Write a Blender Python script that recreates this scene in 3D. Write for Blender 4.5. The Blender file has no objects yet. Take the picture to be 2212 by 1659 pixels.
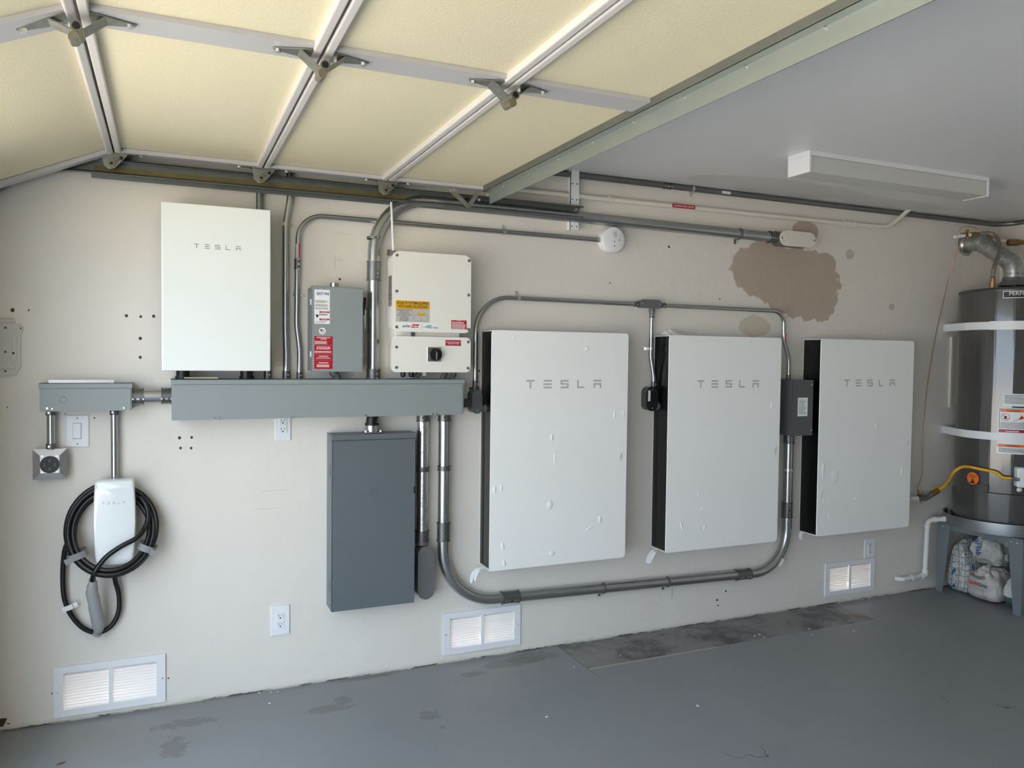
import bpy, bmesh, math, random
from mathutils import Vector, Matrix, noise
random.seed(7)
PI = math.pi
S = bpy.context.scene
COL = S.collection

# ------------------------------------------------------------------ camera
CF, CY, CZ = 1697.86, -3.5913, 1.5020
YAW, PIT, ROL = .41453, -.03523, .01178
fw = Vector((math.sin(YAW)*math.cos(PIT), math.cos(YAW)*math.cos(PIT), math.sin(PIT)))
r0 = Vector((math.cos(YAW), -math.sin(YAW), 0))
u0 = r0.cross(fw)
RT = r0*math.cos(ROL) + u0*math.sin(ROL)
UP = -r0*math.sin(ROL) + u0*math.cos(ROL)
CAM = Vector((0, CY, CZ))
cd = bpy.data.cameras.new('camera')
cam = bpy.data.objects.new('camera', cd)
COL.objects.link(cam)
M3 = Matrix((RT, UP, -fw)).transposed()
cam.matrix_world = Matrix.Translation(CAM) @ M3.to_4x4()
cd.sensor_width = 36
cd.lens = 36*CF/2212
cd.clip_start = .02
S.camera = cam

# ------------------------------------------------------------------ light
S.view_settings.view_transform = 'Standard'
S.view_settings.look = 'None'
S.view_settings.gamma = 1
S.view_settings.use_curve_mapping = False
S.view_settings.exposure = 0.95
w = bpy.data.worlds.new('sky')
S.world = w
w.use_nodes = True
bg = w.node_tree.nodes['Background']
bg.inputs[0].default_value = (.66, .82, 1.0, 1)
bg.inputs[1].default_value = 2.7
sd = bpy.data.lights.new('sun', 'SUN')
sd.energy = 17
sd.angle = math.radians(.6)
sd.color = (1, .94, .84)
sun = bpy.data.objects.new('sun', sd)
COL.objects.link(sun)
sun.rotation_euler = Vector((-.45, -.35, -1)).to_track_quat('-Z', 'Y').to_euler()
sun.location = (-6, 4, 12)

# ------------------------------------------------------------------ pixel helpers (reference measurements -> planes of the room)
def ray(u, v): return fw + RT*((u-1106)/CF) + UP*((829.5-v)/CF)
def at(u, v, d=0.):                       # point on the plane parallel to the back wall at distance d
    r = ray(u, v); return CAM + r*((-d-CAM.y)/r.y)
def atz(u, v, z):
    r = ray(u, v); return CAM + r*((z-CAM.z)/r.z)

# ------------------------------------------------------------------ materials
def lin(c):
    c = c/255.
    return c/12.92 if c <= .04045 else ((c+.055)/1.055)**2.4
def rgb(r, g, b): return (lin(r), lin(g), lin(b), 1)
class N:
    def __init__(s, name):
        s.m = bpy.data.materials.new(name); s.m.use_nodes = True
        s.t = s.m.node_tree; s.b = s.t.nodes['Principled BSDF']
        s._p = None
    def node(s, k, **kw):
        n = s.t.nodes.new(k)
        for a, v in kw.items(): setattr(n, a, v)
        return n
    def set(s, sock, v):
        if isinstance(v, (int, float)): sock.default_value = v
        elif isinstance(v, tuple): sock.default_value = v
        else: s.t.links.new(v, sock)
    def math(s, op, a, b=0., c=None, clamp=False):
        n = s.node('ShaderNodeMath', operation=op, use_clamp=clamp)
        s.set(n.inputs[0], a); s.set(n.inputs[1], b)
        if c is not None: s.set(n.inputs[2], c)
        return n.outputs[0]
    def pos(s):
        if s._p is None:
            g = s.node('ShaderNodeNewGeometry'); x = s.node('ShaderNodeSeparateXYZ')
            s.t.links.new(g.outputs['Position'], x.inputs[0]); s._p = (g.outputs['Position'], x.outputs)
        return s._p
    def noise(s, scale, detail=3, vec=None, rough=.5):
        n = s.node('ShaderNodeTexNoise'); n.inputs['Scale'].default_value = scale
        n.inputs['Detail'].default_value = detail; n.inputs['Roughness'].default_value = rough
        s.t.links.new(vec if vec is not None else s.pos()[0], n.inputs['Vector'])
        return n.outputs['Fac']
    def mix(s, f, a, b):
        n = s.node('ShaderNodeMix', data_type='RGBA')
        s.set(n.inputs[0], f); s.set(n.inputs[6], a); s.set(n.inputs[7], b)
        return n.outputs[2]
    def step(s, v, e, soft):                # 1 where v < e
        n = s.node('ShaderNodeMapRange'); n.interpolation_type = 'SMOOTHSTEP'
        s.set(n.inputs[0], v); n.inputs[1].default_value = e-soft; n.inputs[2].default_value = e+soft
        n.inputs[3].default_value = 1; n.inputs[4].default_value = 0
        return n.outputs[0]
    def bump(s, h, strength, dist=.002):
        n = s.node('ShaderNodeBump'); n.inputs['Strength'].default_value = strength
        n.inputs['Distance'].default_value = dist
        s.t.links.new(h, n.inputs['Height']); s.t.links.new(n.outputs[0], s.b.inputs['Normal'])
    def ell(s, a, b, ca, cb, ra, rb, nz, k, soft=.08):
        x = s.math('POWER', s.math('DIVIDE', s.math('SUBTRACT', a, ca), ra), 2.)
        y = s.math('POWER', s.math('DIVIDE', s.math('SUBTRACT', b, cb), rb), 2.)
        return s.step(s.math('ADD', s.math('ADD', x, y), s.math('MULTIPLY', s.math('SUBTRACT', nz, .5), k)), 1., soft)
def mat(name, col, rough=.5, metal=0., bump=0., bscale=60, var=0., vscale=6, coat=0., alpha=1., spec=None):
    n = N(name); b = n.b
    b.inputs['Base Color'].default_value = col; b.inputs['Roughness'].default_value = rough
    b.inputs['Metallic'].default_value = metal; b.inputs['Coat Weight'].default_value = coat
    b.inputs['Alpha'].default_value = alpha
    if spec is not None: b.inputs['Specular IOR Level'].default_value = spec
    if var:
        f = n.noise(vscale, 4)
        d = tuple(c*(1-var) for c in col[:3])+(1,); e = tuple(min(1, c*(1+var)) for c in col[:3])+(1,)
        n.t.links.new(n.mix(f, d, e), b.inputs['Base Color'])
    if bump: n.bump(n.noise(bscale, 4), bump)
    return n.m

W_WHITE = mat('battery_white', rgb(247, 246, 243), .6, bump=.04, bscale=9, spec=.25)
W_GLASS = mat('gloss_white', rgb(236, 239, 240), .12, coat=.6)
W_GATE = mat('gateway_white', rgb(235, 238, 235), .22, coat=.3)
CREAM = mat('inverter_cream', rgb(238, 234, 225), .5)
LOGO = mat('logo_grey', rgb(186, 186, 186), .5)
LOGO2 = mat('logo_grey_dark', rgb(158, 158, 154), .5)
BLACK = mat('black_plastic', rgb(16, 17, 17), .45)
BLACKG = mat('black_gloss', rgb(9, 9, 10), .25)
CABLE = mat('cable_rubber', rgb(14, 14, 15), .38)
GALV = mat('galvanised', (.46, .47, .47, 1), .27, .95, bump=.04, bscale=140, var=.08, vscale=25)
GALVD = mat('galvanised_dull', (.22, .23, .23, 1), .42, .85, var=.15, vscale=30)
SPANG = mat('spangled_galvanised', (.6, .6, .59, 1), .25, 1., bump=.5, bscale=130, var=.1, vscale=60)
DUCT = mat('duct_galvanised', (.45, .47, .46, 1), .33, .9, bump=.12, bscale=40, var=.22, vscale=22)
FIT = mat('fitting_dark', (.17, .17, .17, 1), .4, .8, var=.2, vscale=90)
CAST = mat('cast_grey', rgb(112, 112, 113), .5, .3)
SCREW = mat('screw_zinc', (.75, .74, .72, 1), .3, 1.)
GREY = mat('enclosure_grey', rgb(143, 150, 150), .42, var=.02, vscale=3)
GREYD = mat('enclosure_dark_grey', rgb(100, 107, 111), .38)
GREYJ = mat('junction_grey', rgb(84, 85, 86), .45)
STEELP = mat('stainless_plate', (.46, .44, .44, 1), .42, 1.)
WPL = mat('white_plastic', rgb(236, 236, 238), .35)
WPAINT = mat('door_rail_paint', rgb(212, 206, 202), .35, bump=.06, bscale=50)
STILE = mat('door_paint_reflect_tone', rgb(188, 185, 186), .38)  # same paint as the rails; greyer colour stands in for reflected light
PVC = mat('pvc_white', rgb(228, 226, 220), .35)
PIPEP = mat('painted_pipe', rgb(226, 220, 208), .5)
TRACK = mat('track_steel', (.21, .22, .21, 1), .4, .75, var=.2, vscale=15)
BRASS = mat('greased_track', (.20, .16, .07, 1), .45, .5, var=.45, vscale=18)
HINGE = mat('hinge_steel', (.30, .30, .27, 1), .42, .85, var=.35, vscale=60)
KNUCK = mat('hinge_brass_tone', (.27, .25, .19, 1), .38, .8, var=.3, vscale=70)
STRUT = mat('strut_steel', (.40, .43, .40, 1), .45, .7, var=.1, vscale=7)
TANK = mat('tank_grey', rgb(78, 77, 77), .2, .25, coat=.35)
def tank_mat():
    n = N('tank_grey'); b = n.b; b.inputs['Base Color'].default_value = rgb(84, 82, 80); b.inputs['Roughness'].default_value = .15
    b.inputs['Metallic'].default_value = .3; b.inputs['Coat Weight'].default_value = .5; b.inputs['Coat Roughness'].default_value = .05
    mp = n.node('ShaderNodeMapping'); mp.inputs['Scale'].default_value = (1, 1, .035)
    n.t.links.new(n.pos()[0], mp.inputs[0]); n.bump(n.noise(26, 2, mp.outputs[0]), .5, .006)
    n.t.links.new(b.inputs['Normal'].links[0].from_socket, b.inputs['Coat Normal'])
    return n.m
TANK = tank_mat()
TANKT = mat('tank_top_grey', rgb(70, 70, 70), .35, .2)
PAN = mat('pan_aluminium', (.27, .28, .29, 1), .42, .85, var=.08, vscale=12)
STAND = mat('stand_grey', rgb(112, 119, 121), .5, var=.05, vscale=8)
RED = mat('label_red', rgb(178, 18, 38), .4)
WLAB = mat('label_white', rgb(238, 238, 238), .45)
YLAB = mat('label_yellow', rgb(226, 170, 20), .45)
GLAB = mat('label_grey', rgb(196, 192, 188), .5)
INK = mat('ink_black', rgb(30, 30, 32), .5)
INKG = mat('ink_grey', rgb(120, 122, 124), .5)
INKW = mat('ink_white', rgb(245, 240, 240), .5)
BLUE = mat('ink_blue', rgb(10, 65, 150), .5)
TEAL = mat('ink_teal', rgb(20, 130, 135), .5)
REDI = mat('ink_red', rgb(214, 30, 36), .5)
ORANGE = mat('label_orange', rgb(240, 120, 40), .45)
YELLOW = mat('gas_line_yellow', rgb(226, 168, 20), .4)
COPPER = mat('copper', (.42, .18, .10, 1), .4, .8)
BRASSV = mat('brass_valve', (.30, .19, .08, 1), .4, .8, var=.4, vscale=60)
FILM = mat('clear_film', rgb(240, 240, 240), .3, alpha=.93)
WRAP = mat('plastic_wrap_grey', rgb(158, 158, 160), .35, bump=.5, bscale=45, alpha=.96)
TAPE = mat('tie_plastic', rgb(150, 150, 150), .4, alpha=.8)
LENS = mat('prismatic_lens', rgb(208, 207, 202), .35, bump=.6, bscale=500)
WOOD = mat('light_wood', rgb(196, 176, 140), .6)

def wall_mat():
    n = N('wall_paint'); _, o = n.pos(); x, y, z = o[0], o[1], o[2]
    n1 = n.noise(14, 5); n2 = n.noise(2.2, 3); n3 = n.noise(45, 3)
    c = n.mix(n2, rgb(225, 217, 207), rgb(231, 225, 216))
    def e(u, v, ru, rv, k=1.2, nz=n1, soft=.06):
        p = at(u, v); q = at(u+ru, v); s = at(u, v+rv)
        return n.ell(x, z, p.x, p.z, abs(q.x-p.x), abs(s.z-p.z), nz, k, soft)
    m = e(1655, 585, 72, 62)
    for a in [(1725, 610, 86, 74, 1.3), (1760, 650, 50, 44, 1.6), (1780, 575, 26, 30, 1.), (1740, 500, 28, 22, .8)]:
        m = n.math('MAXIMUM', m, e(*a))
    c = n.mix(m, c, rgb(184, 167, 151))
    c = n.mix(n.math('MULTIPLY', e(1630, 705, 33, 24, 1.2), .6), c, rgb(186, 174, 146))
    for u, v, r in [(1836, 549, 9), (1926, 663, 6)]:
        c = n.mix(n.math('MULTIPLY', e(u, v, r, r*1.2, .8), .5), c, rgb(150, 142, 128))
    for u, v, r in [(27, 670, 4.5), (62, 670, 2), (273, 682, 3.6), (304, 684, 3), (332, 683, 3.6), (303, 731, 3.6), (303, 772, 3.4),
                    (388, 946, 3.6), (414, 945, 3), (390, 968, 3), (413, 968, 3), (734, 603, 2.6), (204, 903, 1.8), (141, 894, 1.4), (1445, 533, 2.6),
                    (1035, 801, 2), (1016, 839, 3), (1016, 883, 3), (1568, 1277, 2), (1549, 1296, 2.4), (1551, 1308, 1.6), (1318, 611, 1.5), (16, 880, 1.5),
                    (112, 1498, 1.8), (364, 1465, 1.8), (1430, 660, 1.6), (1555, 646, 1.6)]:
        c = n.mix(e(u, v, r, r, .7, n3, .25), c, rgb(58, 48, 42))
    for u, v, ru, rv in [(724, 567, .8, 14), (735, 562, 11, .9), (590, 1060, 30, .6), (575, 1099, 26, .6), (700, 425, 9, 2), (745, 505, 22, .6), (1452, 1283, 2, 14)]:
        c = n.mix(n.math('MULTIPLY', e(u, v, ru, rv, 2.2, n3, .4), .35), c, rgb(150, 138, 122))
    # scuffed, dirty skirting zone along the slab
    d = n.step(n.math('ADD', z, n.math('MULTIPLY', n1, -.03)), .0, .012)
    c = n.mix(n.math('MULTIPLY', d, .6), c, rgb(196, 190, 172))
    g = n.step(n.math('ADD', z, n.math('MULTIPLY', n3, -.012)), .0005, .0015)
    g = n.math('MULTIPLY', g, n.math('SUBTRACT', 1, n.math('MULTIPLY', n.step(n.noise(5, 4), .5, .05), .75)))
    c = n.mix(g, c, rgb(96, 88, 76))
    dd = e(2, 1562, 17, 9, 4.5, n3); c = n.mix(dd, c, rgb(74, 56, 42))
    n.t.links.new(c, n.b.inputs['Base Color']); n.b.inputs['Roughness'].default_value = .55
    n.bump(n.math('ADD', n.noise(7, 5, rough=.6), n.math('MULTIPLY', n1, .35)), .55, .008)
    return n.m
def floor_mat():
    n = N('floor_paint'); _, o = n.pos(); x, y, z = o[0], o[1], o[2]
    n1 = n.noise(5, 5, rough=.65); n2 = n.noise(1.1, 3); n3 = n.noise(30, 4)
    c = n.mix(n2, rgb(127, 131, 134), rgb(137, 140, 143))
    c = n.mix(n.math('MULTIPLY', n.step(n1, .4, .1), .25), c, rgb(118, 123, 127))
    # bare darker strip along the wall
    a = n.math('MULTIPLY', n.step(x, 3.775, .002), n.math('SUBTRACT', 1, n.step(x, 1.855, .002)))
    a = n.math('MULTIPLY', a, n.math('SUBTRACT', 1, n.step(y, -.322, .002)))
    dk = n.mix(n.step(n.noise(3.4, 6, rough=.7), .46, .12), rgb(136, 134, 132), rgb(76, 78, 81))
    c = n.mix(a, c, dk)
    l = n.math('MULTIPLY', n.math('SUBTRACT', n.step(y, -.318, .001), n.step(y, -.332, .001)), n.math('MULTIPLY', n.step(x, 2.62, .01), n.math('SUBTRACT', 1, n.step(x, 1.86, .002))))
    c = n.mix(l, c, rgb(176, 164, 142))
    l2 = n.math('SUBTRACT', n.step(y, -.318, .0008), n.step(y, -.324, .0008))
    l2 = n.math('MULTIPLY', l2, n.math('MULTIPLY', n.step(x, 3.85, .01), n.math('SUBTRACT', 1, n.step(x, 2.6, .002))))
    l3 = n.math('MULTIPLY', n.math('SUBTRACT', n.step(x, 3.779, .001), n.step(x, 3.772, .001)), n.math('SUBTRACT', 1, n.step(y, -.42, .01)))
    c = n.mix(n.math('MULTIPLY', n.math('MAXIMUM', l2, l3), .7), c, rgb(160, 158, 150))
    l4 = n.math('MULTIPLY', n.math('SUBTRACT', n.step(x, 1.861, .0015), n.step(x, 1.853, .0015)), n.math('SUBTRACT', 1, n.step(y, -.45, .01)))
    c = n.mix(n.math('MULTIPLY', l4, .5), c, rgb(84, 84, 82))
    n6 = n.noise(21, 6, rough=.75)
    def e(u, v, ru, rv, k=1.5, nz=n6, soft=.1):
        p = atz(u, v, 0); q = atz(u+ru, v, 0); s = atz(u, v+rv, 0)
        return n.ell(x, y, p.x, p.y, (q-p).length, (s-p).length, nz, k, soft)
    for a_ in [(712, 1531, 46, 7, 6.), (742, 1512, 20, 9, 4.), (400, 1562, 60, 8, 7.), (375, 1615, 26, 22, 8.), (928, 1545, 24, 10, 5.5),
               (956, 1571, 5, 4, .5), (1020, 1457, 24, 5, 4.), (1110, 1430, 70, 9, 3.), (1150, 1420, 60, 10, 3.), (800, 1462, 70, 4, 4.)]:
        c = n.mix(n.math('MULTIPLY', e(*a_), .5), c, rgb(100, 96, 92))
    cr = n.math('ABSOLUTE', n.math('SUBTRACT', n.noise(1.7, 4), .52))
    c = n.mix(n.math('MULTIPLY', n.math('MULTIPLY', n.step(cr, .0025, .0015), e(1640, 1640, 60, 60, 1)), .8), c, rgb(70, 62, 58))
    c = n.mix(n.math('MULTIPLY', n.math('MULTIPLY', n.step(cr, .0015, .0012), e(2150, 1540, 60, 50, 1)), .8), c, rgb(70, 66, 62))
    n.t.links.new(c, n.b.inputs['Base Color'])
    r = n.math('ADD', .38, n.math('MULTIPLY', n3, .14)); r = n.math('ADD', r, n.math('MULTIPLY', a, .15))
    n.t.links.new(r, n.b.inputs['Roughness'])
    n.bump(n.math('ADD', n1, n.math('MULTIPLY', n3, .15)), .12, .004)
    return n.m
def ceil_mat():
    n = N('ceiling_paint'); _, o = n.pos(); x, y = o[0], o[1]
    n1 = n.noise(6, 4)
    m = n.ell(x, y, 3.1, -.2, .62, .16, n1, 1.2)
    m = n.math('MAXIMUM', m, n.ell(x, y, 4.0, -.16, .5, .1, n1, 1.2))
    c = n.mix(n.math('MULTIPLY', m, .45), rgb(232, 230, 231), rgb(206, 202, 194))
    n.t.links.new(c, n.b.inputs['Base Color']); n.b.inputs['Roughness'].default_value = .42
    n.bump(n.noise(4, 4), .15, .006)
    return n.m
def insul_mat():
    n = N('door_insulation'); c = n.mix(n.noise(90, 4, rough=.7), rgb(226, 214, 180), rgb(240, 230, 200))
    c = n.mix(n.math('MULTIPLY', n.noise(2.5, 4), .35), c, rgb(228, 208, 174))
    n.t.links.new(c, n.b.inputs['Base Color']); n.b.inputs['Roughness'].default_value = .7
    n.bump(n.noise(160, 3), .3, .002)
    return n.m
WALL, FLOOR, CEIL, INSUL = wall_mat(), floor_mat(), ceil_mat(), insul_mat()
WALL2 = mat('side_wall_paint', rgb(214, 208, 198), .55, bump=.1, bscale=8)
WALL3 = mat('front_wall_paint', rgb(150, 146, 140), .6)
CONC = mat('driveway_concrete', rgb(186, 180, 170), .8, var=.1, vscale=2)
SOIL = mat('side_yard_gravel', rgb(64, 55, 44), .9, var=.3, vscale=9)
BLOCKER = mat('sky_blocker_brown', rgb(110, 92, 72), .8, var=.25, vscale=4)  # for the unseen slab added behind the vents to cut sky light

# ------------------------------------------------------------------ mesh builder
class MB:
    def __init__(s): s.b = bmesh.new()
    def box(s, x0, x1, y0, y1, z0, z1, bev=0, seg=2):
        r = bmesh.ops.create_cube(s.b, size=1)
        for v in r['verts']:
            v.co = Vector(((x0+x1)/2+v.co.x*abs(x1-x0), (y0+y1)/2+v.co.y*abs(y1-y0), (z0+z1)/2+v.co.z*abs(z1-z0)))
        if bev:
            es = list({e for v in r['verts'] for e in v.link_edges})
            bmesh.ops.bevel(s.b, geom=es, offset=bev, segments=seg, affect='EDGES', profile=.5)
        return s
    def obox(s, c, ax, ay, az, sx, sy, sz):
        r = bmesh.ops.create_cube(s.b, size=1)
        for v in r['verts']:
            v.co = Vector(c)+Vector(ax)*v.co.x*sx+Vector(ay)*v.co.y*sy+Vector(az)*v.co.z*sz
        return s
    def prism(s, poly, a, b, plane='xz', bev=0):     # poly in the plane, extruded from a to b on the third axis
        def P(p, t):
            return Vector((p[0], t, p[1])) if plane == 'xz' else Vector((p[0], p[1], t)) if plane == 'xy' else Vector((t, p[0], p[1]))
        A = [s.b.verts.new(P(p, a)) for p in poly]; B = [s.b.verts.new(P(p, b)) for p in poly]
        n = len(poly)
        fs = [s.b.faces.new(A), s.b.faces.new(B[::-1])]
        es = []
        for i in range(n):
            fs.append(s.b.faces.new((A[i], B[i], B[(i+1) % n], A[(i+1) % n])))
        if bev:
            es = list({e for f in fs[:2] for e in f.edges})
            bmesh.ops.bevel(s.b, geom=es, offset=bev, segments=2, affect='EDGES', profile=.5)
        return s
    def sweep(s, pts, r, seg=14, cap=True, prof=None, sx=1.):
        pts = [Vector(p) for p in pts]
        n = len(pts); rings = []; prev = None
        for i, p in enumerate(pts):
            t = ((pts[min(i+1, n-1)]-pts[max(i-1, 0)])).normalized()
            if prev is None:
                a = Vector((0, 0, 1)) if abs(t.z) < .9 else Vector((1, 0, 0))
                nx = t.cross(a).normalized()
            else:
                nx = (prev - t*prev.dot(t)).normalized()
            prev = nx; ny = t.cross(nx)
            rr = r[i] if isinstance(r, (list, tuple)) else r
            if prof: rings.append([s.b.verts.new(p+nx*a_*1.+ny*b_) for a_, b_ in prof])
            else: rings.append([s.b.verts.new(p+nx*math.cos(2*PI*k/seg)*rr*sx+ny*math.sin(2*PI*k/seg)*rr) for k in range(seg)])
        m = len(rings[0])
        for i in range(n-1):
            for k in range(m):
                f = s.b.faces.new((rings[i][k], rings[i][(k+1) % m], rings[i+1][(k+1) % m], rings[i+1][k])); f.smooth = prof is None
        if cap:
            s.b.faces.new(rings[0][::-1]); s.b.faces.new(rings[-1])
        return s
    def cyl(s, a, b, r, r2=None, seg=20):
        a, b = Vector(a), Vector(b)
        return s.sweep([a, b], [r, r if r2 is None else r2], seg)
    def lathe(s, c, prof, seg=40, axis='z', a0=0., a1=2*PI):     # prof: (radius, height)
        full = abs(a1-a0-2*PI) < 1e-6; k = seg if full else seg+1
        rings = []
        for r, h in prof:
            ring = []
            for i in range(k):
                a = a0+(a1-a0)*i/seg; p = (math.cos(a)*r, math.sin(a)*r)
                o = Vector((p[0], p[1], h)) if axis == 'z' else Vector((p[0], -h, p[1]))
                ring.append(s.b.verts.new(Vector(c)+o))
            rings.append(ring)
        for i in range(len(rings)-1):
            for j in range(k if full else k-1):
                f = s.b.faces.new((rings[i][j], rings[i][(j+1) % k], rings[i+1][(j+1) % k], rings[i+1][j])); f.smooth = True
        return s
    def ball(s, c, rx, ry, rz, u=14, v=9):
        r = bmesh.ops.create_uvsphere(s.b, u_segments=u, v_segments=v, radius=1)
        for q in r['verts']: q.co = Vector((c[0]+q.co.x*rx, c[1]+q.co.y*ry, c[2]+q.co.z*rz))
        for f in {f for q in r['verts'] for f in q.link_faces}: f.smooth = True
        return s
    def quad(s, *p):
        s.b.faces.new([s.b.verts.new(Vector(q)) for q in p]); return s
    def bounds(s):
        c = [v.co for v in s.b.verts]
        return Vector((min(v.x for v in c), min(v.y for v in c), min(v.z for v in c))), Vector((max(v.x for v in c), max(v.y for v in c), max(v.z for v in c)))

def root_loc(p):
    o = p
    while o.parent: o = o.parent
    return Vector(o.location)
SPLIT = {'screw', 'bolt', 'hole', 'film_bubble', 'rivet', 'set_screw', 'hood_leg', 'seam_ring', 'indicator', 'slot'}
def obj(name, mb, m, parent=None, label=None, keep=None):
    if name in SPLIT and parent is not None:
        todo = set(mb.b.verts); comps = []
        while todo:
            st_ = [todo.pop()]; comp = set(st_)
            while st_:
                v = st_.pop()
                for e in v.link_edges:
                    o_ = e.other_vert(v)
                    if o_ in todo: todo.discard(o_); comp.add(o_); st_.append(o_)
            comps.append(comp)
        if len(comps) > 1:
            last = None
            comps.sort(key=lambda c: (round(min(v.co.x for v in c), 4), round(min(v.co.z for v in c), 4)))
            for comp in comps:
                nb = MB(); mp = {v: nb.b.verts.new(v.co) for v in comp}
                for f in {f for v in comp for f in v.link_faces}:
                    nf = nb.b.faces.new([mp[v] for v in f.verts]); nf.smooth = f.smooth
                last = obj_one(name, nb, m, parent, label, keep)
            mb.b.free(); return last
    return obj_one(name, mb, m, parent, label, keep)
def obj_one(name, mb, m, parent=None, label=None, keep=None):
    if parent is not None: off = root_loc(parent)
    elif keep is not None: off = Vector(keep)
    else:
        a, b = mb.bounds(); off = Vector(((a.x+b.x)/2, (a.y+b.y)/2, a.z))
    bmesh.ops.recalc_face_normals(mb.b, faces=mb.b.faces[:])
    for v in mb.b.verts: v.co -= off
    me = bpy.data.meshes.new(name); mb.b.to_mesh(me); mb.b.free()
    if any(p.use_smooth for p in me.polygons):
        try: me.set_sharp_from_angle(angle=math.radians(38))
        except Exception: pass
    me.materials.append(m)
    o = bpy.data.objects.new(name, me); COL.objects.link(o)
    if parent is not None: o.parent = parent
    else: o.location = off
    if label: o['label'] = label
    return o
def tag(o, label, cat, group=None, kind=None):
    o['label'] = label; o['category'] = cat
    if group: o['group'] = group
    if kind: o['kind'] = kind
    return o
def thing(name, label, cat, loc, group=None):
    o = bpy.data.objects.new(name, None); o.empty_display_size = .05
    o.location = Vector(loc); COL.objects.link(o)
    return tag(o, label, cat, group)
def single(name, mb, m, label, cat, group=None, kind=None):
    return tag(obj(name, mb, m), label, cat, group, kind)
def struct(name, mb, m):
    o = obj(name, mb, m); o['kind'] = 'structure'; return o
def copy_tree(o, parent=None):
    c = o.copy(); COL.objects.link(c)
    if parent is not None: c.parent = parent
    for ch in list(o.children): copy_tree(ch, c)
    return c

def fillet(pts, R, n=10):
    pts = [Vector(p) for p in pts]; out = [pts[0]]
    for i in range(1, len(pts)-1):
        a, b, c = pts[i-1], pts[i], pts[i+1]
        d1, d2 = (a-b), (c-b); l1, l2 = d1.length, d2.length; d1.normalize(); d2.normalize()
        ang = d1.angle(d2)
        if ang > PI-.01: out.append(b); continue
        rr = R[i-1] if isinstance(R, (list, tuple)) else R
        t = min(rr/math.tan(ang/2), l1*.49, l2*.49)
        rr = t*math.tan(ang/2)
        cen = b+(d1+d2).normalized()*(rr/math.sin(ang/2))
        p0, p1 = b+d1*t, b+d2*t
        v0, v1 = p0-cen, p1-cen; tot = v0.angle(v1); ax = v0.cross(v1).normalized()
        for k in range(n+1):
            out.append(cen+Matrix.Rotation(tot*k/n, 3, ax) @ v0)
    out.append(pts[-1]); return out
def smooth(pts, n=8):                        # Catmull-Rom through the points
    P = [Vector(p) for p in pts]; P = [P[0]*2-P[1]]+P+[P[-1]*2-P[-2]]; out = []
    for i in range(1, len(P)-2):
        for k in range(n):
            t = k/n; a, b, c, d = P[i-1], P[i], P[i+1], P[i+2]
            out.append(.5*((2*b)+(c-a)*t+(2*a-5*b+4*c-d)*t*t+(3*b-a-3*c+d)*t**3))
    out.append(P[-2]); return out

# flat lettering: text as real mesh, facing the room (-y)
def text_mb(s, xc, zc, wd, ht, y, ext=.0004, bold=0., rot=0., remap=None):
    cu = bpy.data.curves.new('t', 'FONT'); cu.body = s; cu.align_x = 'CENTER'; cu.resolution_u = 3
    cu.extrude = 0; cu.offset = bold; cu.space_line = .9
    o = bpy.data.objects.new('t', cu); COL.objects.link(o)
    dg = bpy.context.evaluated_depsgraph_get(); dg.update()
    me = bpy.data.meshes.new_from_object(o.evaluated_get(dg))
    bpy.data.objects.remove(o); bpy.data.curves.remove(cu)
    mb = MB(); mb.b.from_mesh(me); bpy.data.meshes.remove(me)
    vs = mb.b.verts
    if not len(vs): return mb
    x0, x1 = min(v.co.x for v in vs), max(v.co.x for v in vs); y0, y1 = min(v.co.y for v in vs), max(v.co.y for v in vs)
    sx = wd/(x1-x0); sy = ht/(y1-y0) if ht else sx
    for v in vs:
        a, b = (v.co.x-(x0+x1)/2)*sx, (v.co.y-(y0+y1)/2)*sy
        a, b = a*math.cos(rot)-b*math.sin(rot), a*math.sin(rot)+b*math.cos(rot)
        v.co = Vector((xc+a, y, zc+b)) if remap is None else remap(xc+a, zc+b)
    return mb
def text(parent, s, xc, zc, wd, ht, y, m, name='lettering', **k):
    return obj(name, text_mb(s, xc, zc, wd, ht, y, **k), m, parent)
def lines_mb(mb, x0, x1, z0, z1, y, n, fill=.45, ragged=.25):
    p = (z1-z0)/n
    for i in range(n):
        z = z0+p*(i+.5); e = x1-(x1-x0)*ragged*random.random(); x = x0
        while x < e-1e-4:
            wlen = min(e-x, (x1-x0)*random.uniform(.08, .22))
            mb.quad((x, y, z-p*fill/2), (x+wlen*.88, y, z-p*fill/2), (x+wlen*.88, y, z+p*fill/2), (x, y, z+p*fill/2)); x += wlen
    return mb
def rrect(x0, x1, z0, z1, r, n=5):
    out = []
    for cx, cz, a in ((x1-r, z0+r, -PI/2), (x1-r, z1-r, 0), (x0+r, z1-r, PI/2), (x0+r, z0+r, PI)):
        for k in range(n+1): out.append((cx+r*math.cos(a+PI/2*k/n), cz+r*math.sin(a+PI/2*k/n)))
    return out
def prect(u0, v0, u1, v1, d):                # pixel box on plane d -> x0,x1,z0,z1
    a = at(u0, (v0+v1)/2, d); b = at(u1, (v0+v1)/2, d); c = at((u0+u1)/2, v0, d); e = at((u0+u1)/2, v1, d)
    return a.x, b.x, e.z, c.z
def screw_mb(mb, x, z, y, r=.005, t=.003):
    mb.cyl((x, y, z), (x, y-t, z), r, r*.75, 10); return mb

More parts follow.
